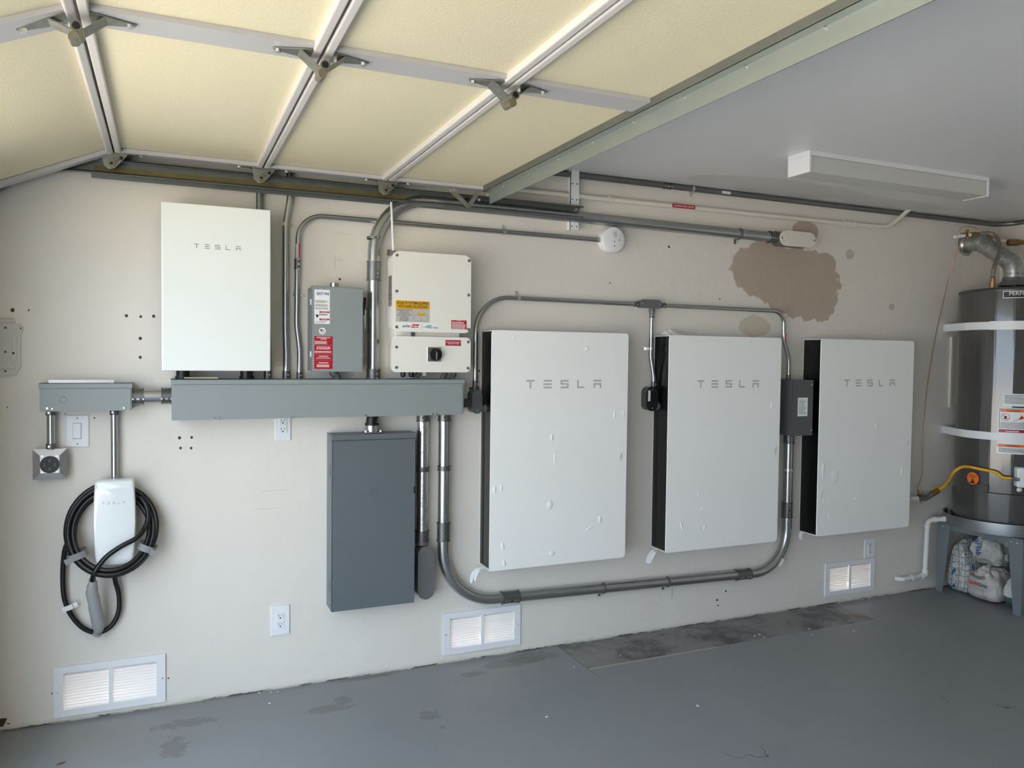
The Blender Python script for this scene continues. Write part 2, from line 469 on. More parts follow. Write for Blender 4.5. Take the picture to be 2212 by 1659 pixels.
LET = {'T': [(0, .8, 1, 1), (.40, 0, .60, .8)], 'E': [(0, .8, 1, 1), (0, .4, 1, .6), (0, 0, 1, .2)],
       'S': [(0, .8, 1, 1), (0, .6, .2, .8), (0, .42, 1, .6), (.8, .2, 1, .42), (0, 0, 1, .2)],
       'L': [(0, .2, .2, 1), (0, 0, 1, .2)], 'A': [(0, .8, 1, 1), (0, .4, 1, .6), (0, 0, .2, .4), (.8, 0, 1, .4)]}
def logo_mb(x0, x1, z0, z1, y, lw=None):
    mb = MB(); n = 5; lw = lw or (x1-x0)*.108; pit = (x1-x0-lw)/4
    for i, ch in enumerate('TESLA'):
        bx = x0+pit*i
        for a, b, c, d in LET[ch]:
            s_ = .9 if ch == 'L' else 1
            mb.quad((bx+a*lw*s_, y, z0+b*(z1-z0)), (bx+c*lw*s_, y, z0+b*(z1-z0)), (bx+c*lw*s_, y, z0+d*(z1-z0)), (bx+a*lw*s_, y, z0+d*(z1-z0)))
    return mb

# ================================================================== the room
XL, XR, YF, ZC = -.64, 5.20, -6.6, 2.446
VENTS = [(-.4189, .0244), (1.2279, .0421), (3.687, .0516)]
VW, VH = .4111, .2048
mb = MB(); x = XL-.15
for vx, vz in VENTS:
    hx0, hx1, hz0, hz1 = vx+.032, vx+VW-.032, vz+.026, vz+VH-.026
    mb.box(x, hx0, 0, .11, -.02, ZC)
    mb.box(hx0, hx1, 0, .11, -.02, hz0); mb.box(hx0, hx1, 0, .11, hz1, ZC); x = hx1
mb.box(x, XR+.12, 0, .11, -.02, ZC)
struct('wall_back', mb, WALL)
struct('floor', MB().box(XL-.15, XR+.12, YF-.1, .11, -.1, 0), FLOOR)
struct('ceiling', MB().box(XL-.3, XR+.3, YF-.3, .3, ZC, ZC+.25), CEIL)
struct('wall_right', MB().box(XR, XR+.12, YF-.1, 0, 0, ZC), WALL2)
struct('wall_front', MB().box(XL-.15, XR, YF-.12, YF, 0, ZC), WALL3)
mb = MB().box(XL-.15, XL, -.60, 0, 0, ZC).box(XL-.15, XL, YF, -5.6, 0, ZC).box(XL-.15, XL, -5.6, -.60, 2.17, ZC)
struct('wall_left', mb, WALL2)
struct('driveway', MB().box(-40, XL-.15, -30, 20, -.2, -.02), CONC)
struct('added_sky_blocker', MB().box(XL-1, 14, 1.9, 1.96, -.1, 1.8), BLOCKER)  # unseen slab added outside to keep sky light off the vents
struct('side_yard', MB().box(XL-.15, 20, .11, 12, -.25, -.06), SOIL)

# ================================================================== vents
def make_vent(vx, vz, label):
    t = thing('vent_grille', label, 'vent', (vx+VW/2, 0, vz), 'white louvred vent grilles low on the wall')
    x0, x1, z0, z1 = vx, vx+VW, vz, vz+VH
    f = MB(); bx, bz = .034, .028; y0, y1 = -.001, -.008
    f.box(x0, x0+bx, y1, y0, z0, z1).box(x1-bx, x1, y1, y0, z0, z1).box(x0+bx, x1-bx, y1, y0, z0, z0+bz).box(x0+bx, x1-bx, y1, y0, z1-bz, z1)
    f.box((x0+x1)/2-.008, (x0+x1)/2+.008, y1, y0, z0+bz, z1-bz)
    fr = obj('frame', f, WPL, t)
    for a, b in ((x0+bx, (x0+x1)/2-.008), ((x0+x1)/2+.008, x1-bx)):
        l = MB(); n = 12; p = (VH-2*bz)/n
        for i in range(n):
            zz = z0+bz+p*(i+.5); l.obox(((a+b)/2, .004, zz), (1, 0, 0), (0, .79, .61), (0, -.61, .79), b-a, .0145, .0012)
        obj('louvres', l, WPL, t)
    for xx in (x0+.012, x1-.012): obj('screw', screw_mb(MB(), xx, (z0+z1)/2, -.008, .004), SCREW, t)
    return t
make_vent(*VENTS[0], 'leftmost low white vent grille, below the coiled charging cable')
make_vent(*VENTS[1], 'low white vent grille under the elbow of the large floor-level conduit')
make_vent(*VENTS[2], 'farthest low white vent grille, below the outlet near the water heater')

# ================================================================== garage door
DZ = 2.284; G = [-.185, .375, .908, 1.393]; YD0, YD1 = -.09, -5.66; CST = [-1.477, -2.87, -4.26]
OBJ = obj
door = thing('garage_door', 'open overhead sectional garage door with cream insulated panels above the wall', 'garage door', (.6, -2.8, DZ))
def rotsec(mb, ang, px, pz):
    for v in mb.b.verts:
        dx, dz = v.co.x-px, v.co.z-pz
        v.co.x = px+dx*math.cos(ang)-dz*math.sin(ang); v.co.z = pz+dx*math.sin(ang)+dz*math.cos(ang)
def section(xa, xb, ang=0, pv=0, last=False):
    def fin(nm, m_, mt, par):
        if ang: rotsec(m_, ang, pv, DZ)
        return obj(nm, m_, mt, par)
    p = fin('door_panel', MB().box(xa+.01, xb-.01, YD1, YD0, DZ+.014, DZ+.05), INSUL, door)
    for a, b in ((xa+.0035, xa+.0265), (xb-.0265, xb-.0035)):
        fin('rail', MB().box(a, b, YD1, YD0, DZ-.006, DZ+.05, .004), WPAINT, p)
    for c in CST:
        fin('center_stile', MB().box(xa+.0265, xb-.0265, c-.05, c+.055, DZ+.0005, DZ+.0135), STILE, p)
    for c in (YD0-.025, YD1+.025):
        fin('end_stile', MB().box(xa+.004, xb-.004, c-.025, c+.025, DZ-.004, DZ+.0135, .003).box(xa+.004, xb-.004, YD0-.004 if c > -1 else YD1, YD0 if c > -1 else YD1+.004, DZ, DZ+.05), STILE, p)
    return p
section(G[0], G[1]); section(G[1], G[2]); section(G[2], G[3])
section(G[0]-.533, G[0], math.radians(24), G[0])
# strut angle along the top edge of the door
st = obj('strut', MB().box(1.396, 1.400, YD1, -.13, DZ-.066, DZ+.05).box(1.362, 1.400, YD1, -.13, DZ-.012, DZ-.008), STRUT, door)
obj('strut_flange', MB().box(1.3605, 1.3655, YD1, -.13, DZ-.012, DZ+.0135), TRACK, st)
mb = MB(); yy = -.3
while yy > -2.9: screw_mb(mb, 0, 0, 0, .0) if False else mb.cyl((1.396, yy, DZ-.016), (1.391, yy, DZ-.016), .0035, .003, 8); yy -= .27
obj('rivet', mb, SCREW, st)
def hexbolt(mb, c, ax, r=.008, t=.007): mb.cyl(c, Vector(c)+Vector(ax)*t, r, r, 6); return mb
def center_hinge(gx, y, bend=0):
    z = DZ
    def obj(nm, m_, mt, par):
        if bend:
            for v in m_.b.verts:
                if v.co.x < gx-.005: v.co.z -= (gx-.005-v.co.x)*bend
        return OBJ(nm, m_, mt, par)
    h = MB()
    for s_ in (-1, 1):
        pl = [(gx+s_*.012, y+.030), (gx+s_*.045, y+.026), (gx+s_*.118, y+.006), (gx+s_*.124, y-.006), (gx+s_*.045, y-.034), (gx+s_*.012, y-.038)]
        h.prism(pl, z-.0045, z-.0015, 'xy')
        h.obox((gx+s_*.035, y-.004, z-.022), (s_*.78, 0, .62), (0, 1, 0), (-s_*.62, 0, .78), .062, .05, .003)
    hg = obj('hinge', h, HINGE, door)
    k = MB().cyl((gx, y-.052, z-.042), (gx, y+.03, z-.042), .0125, None, 16)
    k.cyl((gx-.006, y+.004, z-.060), (gx-.006, y-.05, z-.064), .011, None, 16)
    obj('knuckle', k, KNUCK, hg)
    obj('bore', MB().cyl((gx, y-.0525, z-.042), (gx, y-.0535, z-.042), .0085, None, 14), BLACK, hg)
    for s_ in (-1, 1):
        for dx, dy in ((.110, 0), (.040, .014)):
            obj('bolt', hexbolt(MB(), (gx+s_*dx, y+dy-.002, z-.0045), (0, 0, -1)), SCREW, hg)
for i, gx in enumerate(G[:3]):
    for c in CST[:2]: center_hinge(gx, c, .445 if i == 0 else 0)
def end_hinge(gx, bend=0):
    def obj(nm, m_, mt, par):
        if bend:
            for v in m_.b.verts:
                if v.co.x < gx-.05: v.co.z -= (gx-.05-v.co.x)*bend
        return OBJ(nm, m_, mt, par)
    z = DZ-.006; y = -.115
    h = MB()
    h.prism([(gx-.045, z), (gx+.05, z), (gx+.028, z-.028), (gx+.004, z-.056), (gx-.018, z-.064), (gx-.036, z-.050)], y-.002, y+.002, 'xz')
    h.box(gx-.05, gx+.055, y-.012, y+.02, z-.002, z+.001)
    for s_ in (-1, 1):
        h.prism([(gx+s_*.03, y+.016), (gx+s_*.105, y+.004), (gx+s_*.105, y-.008), (gx+s_*.03, y-.014)], z-.001, z+.002, 'xy')
    hg = obj('roller_hinge', h, HINGE, door)
    for s_ in (-1, 1): obj('bolt', hexbolt(MB(), (gx+s_*.095, y-.002, z-.001), (0, 0, -1)), SCREW, hg)
    k = hexbolt(MB(), (gx+.008, y-.002, z-.022), (0, -1, 0), .010, .012); k.cyl((gx-.008, y-.002, z-.042), (gx-.008, y-.012, z-.042), .013, None, 16)
    obj('knuckle', k, KNUCK, hg)
    obj('bore', MB().cyl((gx+.026, y-.0022, z-.016), (gx+.026, y-.004, z-.016), .007, None, 12).cyl((gx-.008, y-.0122, z-.042), (gx-.008, y-.0132, z-.042), .006, None, 12), BLACK, hg)
    obj('roller', MB().cyl((gx-.012, y+.006, z-.030), (gx-.012, -.062, z-.030), .005).cyl((gx-.012, -.078, z-.030), (gx-.012, -.055, z-.030), .019, None, 22), KNUCK, hg)
for i, gx in enumerate(G[:3]): end_hinge(gx, .445 if i == 0 else 0)
# top corner bracket: two flat arms meeting at a roller
tp = [at(975, 412, .13), at(1012, 446, .13), at(1034, 418, .13)]
def bar(mb, a, b, wd, th=.003):
    d = (b-a); l = d.length; d.normalize(); n_ = Vector((0, 1, 0)); s_ = d.cross(n_).normalized()
    mb.obox((a+b)/2, d, n_, s_, l, th, wd); return mb
tb = obj('top_bracket', bar(bar(MB(), tp[0], tp[1], .022), tp[1], tp[2]+Vector((0, 0, .008)), .020), HINGE, door)
mb = MB()
for u_, v_ in ((972, 412), (979, 411), (1052, 422), (1034, 432)):
    p = at(u_, v_, .132); hexbolt(mb, p, (0, -1, 0), .007)
obj('bolt', mb, SCREW, tb)
p = at(1016, 432, .12)
obj('roller', MB().cyl((p.x, -.125, p.z), (p.x, -.062, p.z), .006).cyl((p.x, -.075, p.z), (p.x, -.056, p.z), .019, None, 22), BLACK, tb)

# track
tr = thing('door_track', 'horizontal steel roller track of the garage door along the top of the wall', 'door track', (.8, -.06, 2.21))
zt0, zt1 = 2.208, 2.262
def track_mb(pts, prof_fn):
    rings = []
    b = MB()
    for (px, pz, sc) in pts: rings.append([b.b.verts.new(Vector((px, y, pz+z))) for y, z in prof_fn])
    m = len(prof_fn)
    for i in range(len(pts)-1):
        for k in range(m): b.b.faces.new((rings[i][k], rings[i][(k+1) % m], rings[i+1][(k+1) % m], rings[i+1][k]))
    b.b.faces.new(rings[0][::-1]); b.b.faces.new(rings[-1]); return b
prof = [(-.040, -.027), (-.080, -.027), (-.088, -.034), (-.088, -.031), (-.081, -.024), (-.043, -.024), (-.043, .024), (-.081, .024), (-.086, .018), (-.088, .020), (-.082, .027), (-.040, .027)]
zc = (zt0+zt1)/2
curve = []
for k in range(9):
    a = k/8*math.radians(55); curve.append((-.30-.42*math.sin(a), zc-.42*(1-math.cos(a)), 1))
curve = curve[::-1]
tc = obj('curved_rail', track_mb(curve+[(-.27, zc, 1)], prof), TRACK, tr)
tm = obj('rail', track_mb([(-.27, zc, 1), (1.925, zc, 1)], prof), TRACK, tr)
obj('grease_band', MB().box(-.26, 1.46, -.0445, -.0432, zc-.021, zc+.004), BRASS, tr)
obj('backing_angle', MB().box(-.27, 1.90, -.040, -.037, zc-.045, zc-.02).box(-.27, 1.90, -.037, -.0, zc-.022, zc-.019), TRACK, tr)
mb = MB()
for u_, v_ in ((1245, 452), (1246, 460)): p = at(u_, v_, .045); hexbolt(mb, (p.x, -.044, p.z), (0, -1, 0), .007)
obj('bolt', mb, SCREW, tr)
hm = MB().box(1.875, 1.878, -.036, -.004, 2.148, ZC).box(1.875, 1.925, -.036, -.033, 2.148, ZC)
hg_ = single('track_hanger', hm, WPL, 'white perforated angle bracket holding the track end up to the ceiling', 'bracket')
mb = MB()
for zz in (2.165, 2.30, 2.38):
    for xx in (1.886, 1.912): mb.cyl((xx, -.0362, zz), (xx, -.0375, zz), .0035, None, 8)
obj('hole', mb, INK, hg_)

# ================================================================== conduits
def coupling(par, a, b, r, nscrew=1, m=FIT, facing=(0, -1, 0), name='coupling'):
    a, b = Vector(a), Vector(b); d = (b-a).normalized()
    mb = MB().cyl(a, b, r*1.10, None, 22).cyl(a, a+d*.004, r*1.2, None, 22).cyl(b-d*.004, b, r*1.2, None, 22)
    o = obj(name, mb, m, par)
    if nscrew:
        sd_ = d.cross(Vector(facing)).normalized(); L = (b-a).length
        s_ = MB()
        for k in range(nscrew):
            t = (k+.5)/nscrew
            for q in ((-.012, .012) if nscrew > 1 else (0,)):
                c = a+(b-a)*t + Vector(facing)*r*1.05 + sd_*(.35*r)+d*q*.7
                s_.cyl(c, c+Vector(facing)*.005, .0038, None, 8)
        obj('set_screw', s_, SCREW, o)
    return o
def strap(par, c, d, r, side, m=SCREW):       # one-hole strap: half ring and an ear on the wall
    c, d = Vector(c), Vector(d).normalized(); sd_ = Vector((0, 1, 0)).cross(d).normalized()*side
    mb = MB(); n = 10; ring = []
    for w_ in (-.007, .007):
        row = []
        for rr in (r+.0005, r+.003):
            row += [c+d*w_ + (sd_*math.cos(PI*k/n)+Vector((0, -1, 0))*math.sin(PI*k/n))*rr for k in range(n+1)]
        ring.append(row)
    V = [[mb.b.verts.new(q) for q in row] for row in ring]; k1 = n+1
    for k in range(n):
        mb.b.faces.new((V[0][k1+k], V[0][k1+k+1], V[1][k1+k+1], V[1][k1+k])); mb.b.faces.new((V[0][k], V[1][k], V[1][k+1], V[0][k+1]))
        mb.b.faces.new((V[0][k], V[0][k+1], V[0][k1+k+1], V[0][k1+k])); mb.b.faces.new((V[1][k], V[1][k1+k], V[1][k1+k+1], V[1][k+1]))
    e = c+sd_*(r+.012); mb.obox((e.x, -.0015, e.z), sd_, (0, 1, 0), d, .026, .003, .014)
    mb.obox((c+sd_*(r+.0015)).to_tuple()[0:1]+(c.y/2,)+(c+sd_*(r+.0015)).to_tuple()[2:], sd_, (0, 1, 0), d, .003, abs(c.y), .014)
    mb.cyl((e.x+sd_.x*.004, -.003, e.z+sd_.z*.004), (e.x+sd_.x*.004, -.008, e.z+sd_.z*.004), .005, None, 8)
    return obj('strap', mb, m, par)
def conduit(name, label, pts, r, R, m=GALV, cat='conduit', group=None):
    pts = [Vector(p) for p in pts]
    lo = min(pts, key=lambda p: p.z)
    t = thing(name, label, cat, lo, group)
    obj('pipe', MB().sweep(fillet(pts, R, 12), r, 24), m, t)
    return t
WT = 1.392      # top of the wireway
# A: behind the gateway cabinet
a = conduit('conduit', 'straight grey conduit rising just beside the tall white cabinet, mostly hidden', [(.371, -.022, 2.44), (.371, -.022, 2.0), (.405, -.022, 1.55), (.405, -.022, WT)], .0147, .5, GALVD)
coupling(a, (.405, -.022, WT+.001), (.405, -.022, WT+.034), .0147, 1); strap(a, (.371, -.0187, at(592, 484, .02).z), (0, 0, 1), .0147, 1)
coupling(a, (.371, -.022, at(585, 505, .02).z), (.371, -.022, at(585, 528, .02).z), .0147, 0)
b_ = conduit('conduit', 'second vertical grey conduit from the tall white cabinet, reaching up behind the track', [(.498, -.022, 2.44), (.498, -.022, 2.18), (.480, -.022, 2.06), (.480, -.022, 1.62), (.484, -.022, 1.5), (.484, -.022, WT)], .0147, .25)
coupling(b_, (.484, -.022, WT+.001), (.484, -.022, WT+.034), .0147, 1); strap(b_, (.480, -.0187, at(620, 485, .02).z), (0, 0, 1), .0147, 1, WPAINT)
p0, p1, p2, p3 = at(650, 815, .02), at(645, 690, .02), at(648, 463, .02), at(1302, 519, .02)
pc = Vector((.537, -.02, 2.115)); pe = Vector((2.06, -.02, at(1298, 519, .02).z))
c_ = conduit('conduit', 'thin grey conduit that bends right and runs to the smoke alarm', [(.541, -.02, WT), (.541, -.02, 1.52), (.528, -.02, 1.63), (.531, -.02, 1.9), pc, pe], .0117, [.3, .3, .3, .15])
coupling(c_, (.541, -.02, WT+.001), (.541, -.02, WT+.028), .0117, 1)
coupling(c_, (.5305, -.02, at(647, 582, .02).z), (.5305, -.02, at(647, 560, .02).z), .0117, 2)
strap(c_, (.529, -.0147, at(648, 637, .02).z), (0, 0, 1), .0117, 1)
t_ = (at(1089, 500, .02).x-pc.x)/(pe.x-pc.x); strap(c_, pc+(pe-pc)*t_, (pe-pc), .0117, -1)
obj('label_sticker', MB().box(.522, .534, -.0325, -.0318, 1.925, 1.985), GLAB, c_)
obj('label_sticker', MB().box(.534, .540, -.0322, -.0315, 1.925, 1.985), RED, c_, 'red label edge')
# D: big conduit
rD = .0285
pA = Vector((.869, -.034, WT)); pB = Vector((.869, -.034, at(812, 620, .034).z)); e1 = at(1262, 470.5, .034); e2 = at(1662, 512, .034)
dirn = (e2-e1).normalized(); corner = e1+dirn*((.869-e1.x)/dirn.x); pE = e2
d_ = conduit('conduit', 'large shiny conduit rising between the grey switch box and the cream inverter, then running right', [pA, corner, pE], rD, .25)
obj('pipe_seam', MB().box(.93, .931, -.03, -.029, 2.2, 2.201), GALV, d_)
coupling(d_, pA+Vector((0, 0, .001)), pA+Vector((0, 0, .045)), rD, 2)
z1, z2 = at(808, 606, .034).z, at(808, 565, .034).z
coupling(d_, (.869, -.034, z1), (.869, -.034, z2), rD, 2, GALVD)
coupling(d_, (.869, -.034, at(812, 517, .034).z), (.869, -.034, at(812, 512, .034).z), rD*.98, 1, GALVD, name='clamp')
q = at(1596, 505, .034); strap(d_, q, dirn, rD, 1, GALVD)
coupling(d_, pE-dirn*.005, pE+dirn*.035, rD*1.02, 2)
# oval conduit body at the end
b0 = pE+dirn*.035
cb = thing('conduit_fitting', 'grey conduit fitting with a big oval pale cover ending the large upper conduit', 'conduit fitting', (3.33, -.03, 2.17))
x0, x1, z0, z1 = prect(1686, 500, 1763, 533, .085)
def tilt(mb, cx, cz, a):
    for v in mb.b.verts:
        dx, dz = v.co.x-cx, v.co.z-cz; v.co.x = cx+dx*math.cos(a)-dz*math.sin(a); v.co.z = cz+dx*math.sin(a)+dz*math.cos(a)
    return mb
xm, zm = (x0+x1)/2, (z0+z1)/2; an = 0.0
obj('body', MB().cyl(b0, b0+dirn*.06, .036, None, 20).prism(rrect(x0+.006, x1-.006, z0+.006, z1-.006, (z1-z0)/2-.007, 8), 0, -.077), CAST, cb)
cv = obj('cover', MB().prism(rrect(x0, x1, z0, z1, (z1-z0)/2-.001, 8), -.077, -.085, bev=.0025).prism(rrect(x0+.03, x1-.03, z0+.022, z1-.022, (z1-z0)/2-.024, 8), -.085, -.0885, bev=.001), PIPEP, cb)
obj('screw', screw_mb(screw_mb(MB(), x0+.012, zm, -.085, .0055, .003), x1-.012, zm, -.085, .0055, .003), FIT, cv)

# E + F
rE = .0275
ze1, ze2 = at(920, 1145, .035).z, at(920, 1166, .035).z
xe = 1.108
e_ = conduit('conduit', 'short spangled shiny conduit dropping from the long trough beside the dark grey panel', [(xe, -.035, 1.229), (xe, -.035, ze1-.01)], rE, .1, SPANG)
coupling(e_, (xe, -.035, 1.228), (xe, -.035, 1.190), rE, 2)
coupling(e_, (xe, -.035, at(919, 1008, .035).z), (xe, -.035, at(919, 1018, .035).z), rE*.97, 1, name='clamp')
coupling(e_, (xe, -.035, ze1), (xe, -.035, ze2-.004), rE, 2)
def capsule(name, label, x0, x1, z0, z1, y1, neck=None, cover_m=CAST, body_m=CAST, group=None, horizontal=False):
    t = thing(name, label, 'conduit fitting', ((x0+x1)/2, 0, z0), group)
    r = min(x1-x0, z1-z0)/2-.0005
    mb = MB().prism(rrect(x0+.003, x1-.003, z0+.003, z1-.003, r-.003, 8), -.002, y1+.006)
    if neck: mb.cyl(neck[0], neck[1], neck[2], None, 20)
    obj('body', mb, body_m, t)
    cv = obj('cover', MB().prism(rrect(x0, x1, z0, z1, r, 8), y1+.006, y1, bev=.0015), cover_m, t)
    s_ = MB()
    if horizontal: screw_mb(s_, x0+.012, (z0+z1)/2, y1, .004); screw_mb(s_, x1-.012, (z0+z1)/2, y1, .004)
    else: screw_mb(s_, (x0+x1)/2, z0+.016, y1, .004); screw_mb(s_, (x0+x1)/2, z1-.016, y1, .004)
    obj('screw', s_, SCREW, cv)
    return t
x0, x1, z0, z1 = prect(903, 1180, 939, 1295, .08)
capsule('conduit_fitting', 'long grey capsule-shaped conduit fitting right of the dark grey panel', x0, x1, z0, z1, -.08, ((xe, -.035, ze2-.02), (xe, -.035, ze2+.0), .031))
rF = .0275; xf = 1.214
l1, l2 = at(1090, 1291, .035), at(1600, 1241, .035); dl = (l2-l1).normalized()
xr = 3.345
cL = l1+dl*((xf-l1.x)/dl.x); cR = l1+dl*((xr-l1.x)/dl.x)
f_ = conduit('conduit', 'large U-shaped steel conduit sweeping low beneath the white battery cabinets', [(xf, -.035, 1.229), cL, cR, (xr, -.035, 1.068)], rF, [.27, .235])
coupling(f_, (xf, -.035, 1.228), (xf, -.035, 1.190), rF, 2)
coupling(f_, (xf, -.035, at(960, 1006, .035).z), (xf, -.035, at(960, 1016, .035).z), rF*.97, 1, name='clamp')
coupling(f_, (xf, -.035, at(958, 1128, .035).z), (xf, -.035, at(958, 1168, .035).z), rF, 2)
for u0_, u1_ in ((1083, 1120), (1588, 1618)):
    a_ = l1+dl*((at(u0_, 1270, .035).x-l1.x)/dl.x); b2 = l1+dl*((at(u1_, 1270, .035).x-l1.x)/dl.x); coupling(f_, a_, b2, rF, 2)
for u_ in (1302, 1440):
    a_ = l1+dl*((at(u_, 1265, .035).x-l1.x)/dl.x); strap(f_, a_, dl, rF, 1, GALVD)
coupling(f_, (xr, -.035, 1.067), (xr, -.035, at(1703, 958, .035).z), rF, 2)
coupling(f_, (xr, -.035, at(1703, 1084, .035).z), (xr, -.035, at(1703, 1117, .035).z), rF, 2)
zq = at(1703, 1015, .035).z; strap(f_, (xr, -.035, zq), (0, 0, 1), rF, 1)
p_ = at(1679, 1213, .035); obj('label_sticker', MB().obox((p_.x+.005, -.0635, p_.z), (.6, 0, .8), (0, 1, 0), (-.8, 0, .6), .05, .001, .02), WLAB, f_)

# G: thin conduit over the first two batteries
rG = .0117; yg = -.03
g0 = Vector((1.372, yg, at(1028, 836, .03).z)); gt1 = at(1150, 646, .03); gt2 = at(1650, 670.5, .03); dg_ = (gt2-gt1).normalized()
gc1 = gt1+dg_*((1.372-gt1.x)/dg_.x); gtee = gt1+dg_*((at(1380, 656, .03).x-gt1.x)/dg_.x); gtee2 = gt1+dg_*((at(1427, 658, .03).x-gt1.x)/dg_.x)
g_ = conduit('conduit', 'thin grey conduit arching over the nearest white battery up to the tee fitting', [g0, gc1, gtee], rG, .17)
q = gt1+dg_*((at(1120, 650, .03).x-gt1.x)/dg_.x); strap(g_, q, dg_, rG, -1)
coupling(g_, g0, g0+Vector((0, 0, .03)), rG, 1); coupling(g_, gtee-dg_*.03, gtee, rG, 1)
gr0 = gt1+dg_*((3.292-gt1.x)/dg_.x)
h_ = conduit('conduit', 'thin grey conduit from the tee bending down behind the middle battery to a grey box', [gtee2, gr0, (3.292, yg, 1.62), (3.335, yg, 1.50), (3.335, yg, 1.386)], rG, [.14, .2, .2])
coupling(h_, gtee2, gtee2+dg_*.028, rG, 1); coupling(h_, (3.335, yg, 1.386), (3.335, yg, 1.412), rG, 0)
obj('label_sticker', MB().box(3.284, 3.290, yg-.0125, yg-.0118, 1.60, 1.655), WLAB, h_)
obj('label_sticker', MB().box(3.290, 3.298, yg-.0128, yg-.0121, 1.60, 1.655), RED, h_, 'red label edge')
xt = at(1408, 690, .03).x
x0, x1, z0, z1 = prect(1383, 647, 1430, 666, .05)
capsule('tee_fitting', 'grey tee-shaped conduit fitting above the gap between the first two batteries', x0, x1, z0, z1, -.05, ((xt, yg, z0+.01), (xt, yg, z0-.02), .0165), group=None, horizontal=True)
tl = [(xt, yg, z0-.01), (xt-.003, yg, at(1404, 770, .03).z), (xt+.018, yg, at(1406, 815, .03).z), (xt+.018, yg, at(1406, 836, .03).z)]
t__ = conduit('conduit', 'short vertical conduit stub hanging from the tee fitting between the first two batteries', tl, rG, .15)
coupling(t__, (xt, yg, z0-.02), (xt, yg, z0-.05), rG, 2); coupling(t__, tl[3], Vector(tl[3])+Vector((0, 0, .03)), rG, 1)
strap(t__, (xt-.002, yg, at(1400, 753, .03).z), (0, 0, 1), rG, -1)
# small LB bodies feeding the batteries
x0, x1, z0, z1 = prect(1020, 842, 1042, 894, .075)
k_ = capsule('conduit_fitting', 'small dark conduit fitting between the long trough and the nearest battery', x0, x1, z0, z1, -.075, ((1.372, yg, g0.z+.002), (1.372, yg, g0.z-.03), .0165), GREYJ, GREYJ)
zs = at(1045, 882, .07).z
obj('connector', MB().cyl((x1-.01, -.05, zs), (x1+.045, -.05, zs), .017, None, 18).cyl((x1+.022, -.05, zs), (x1+.036, -.05, zs), .021, None, 18), CAST, k_)
obj('mounting_ear', MB().cyl((x0-.022, -.03, z0+.05), (x0-.022, -.036, z0+.05), .022, None, 20).box(x0-.03, x0+.005, -.035, -.03, z0+.035, z0+.065), GREYJ, k_)
x0, x1, z0, z1 = prect(1396, 835, 1420, 888, .055)
k_ = capsule('conduit_fitting', 'small dark conduit fitting clamped to the black side of the middle battery', x0, x1, z0, z1, -.06, None, BLACK, GREYJ)
zs = at(1421, 877, .05).z
obj('connector', MB().cyl((x1-.005, -.04, zs), (x1+.018, -.04, zs), .017, None, 18).cyl((x1+.006, -.04, zs), (x1+.014, -.04, zs), .021, None, 18), CAST, k_)
obj('label_sticker', MB().box(x0+.008, x0+.022, -.0612, -.0602, (z0+z1)/2-.012, (z0+z1)/2+.045), WLAB, k_)

# ceiling run and white run
ym = -.019; zc1 = at(1300, 381, .02).z; zc2 = at(2100, 477.5, .02).z
cr_ = conduit('conduit', 'long grey conduit hugging the corner of wall and ceiling', [(.6, ym, 2.428), (5.10, ym, 2.426), (5.178, -.1, 2.426), (5.178, -1.2, 2.426)], .0147, .1, GALVD)
for u0_, u1_ in ((1434, 1449),):
    coupling(cr_, (at(u0_, 398, .02).x, ym, 2.427), (at(u1_, 398, .02).x, ym, 2.427), .0147, 2)
strap(cr_, (at(1496, 405, .02).x, ym, 2.427), (1, 0, 0), .0147, 1)
xx = at(1568, 412, .03).x; obj('label_sticker', MB().box(xx-.03, xx+.03, -.0345, -.0340, 2.418, 2.433), WLAB, cr_)
ww0 = at(1150, 414, .02); ww1 = at(1840, 484, .02); dw = (ww1-ww0).normalized(); wc = ww0+dw*((4.07-ww0.x)/dw.x)
wh = conduit('conduit', 'white painted conduit with a red label, bending up into the ceiling', [ww0-dw*.5, ww0+dw*((3.83-ww0.x)/dw.x), (4.12, -.024, 2.333), (4.275, -.045, ZC+.01)], .0135, [.5, .12], PIPEP)
for u_, m_ in ((1316, PIPEP), (1835, PIPEP), (1822, PIPEP), (1844, PIPEP)):
    q = ww0+dw*((at(u_, 480, .02).x-ww0.x)/dw.x); coupling(wh, q-dw*.009, q+dw*.009, .0145, 0, m_, name='clamp')
qa, qb = at(1453, 446, .036), at(1502, 449, .036); qm = (ww0+dw*(((qa.x+qb.x)/2-ww0.x)/dw.x))
sl = obj('label_sticker', MB().obox((qm.x, -.0345, qm.z), dw, (0, 1, 0), dw.cross(Vector((0, 1, 0))), (qb-qa).length, .001, .021), RED, wh)
text(sl, 'CAUTION SOLAR CIRCUIT', qm.x, qm.z, (qb-qa).length*.9, .009, -.0352, INKW, rot=math.atan2(dw.z, dw.x), bold=.01)

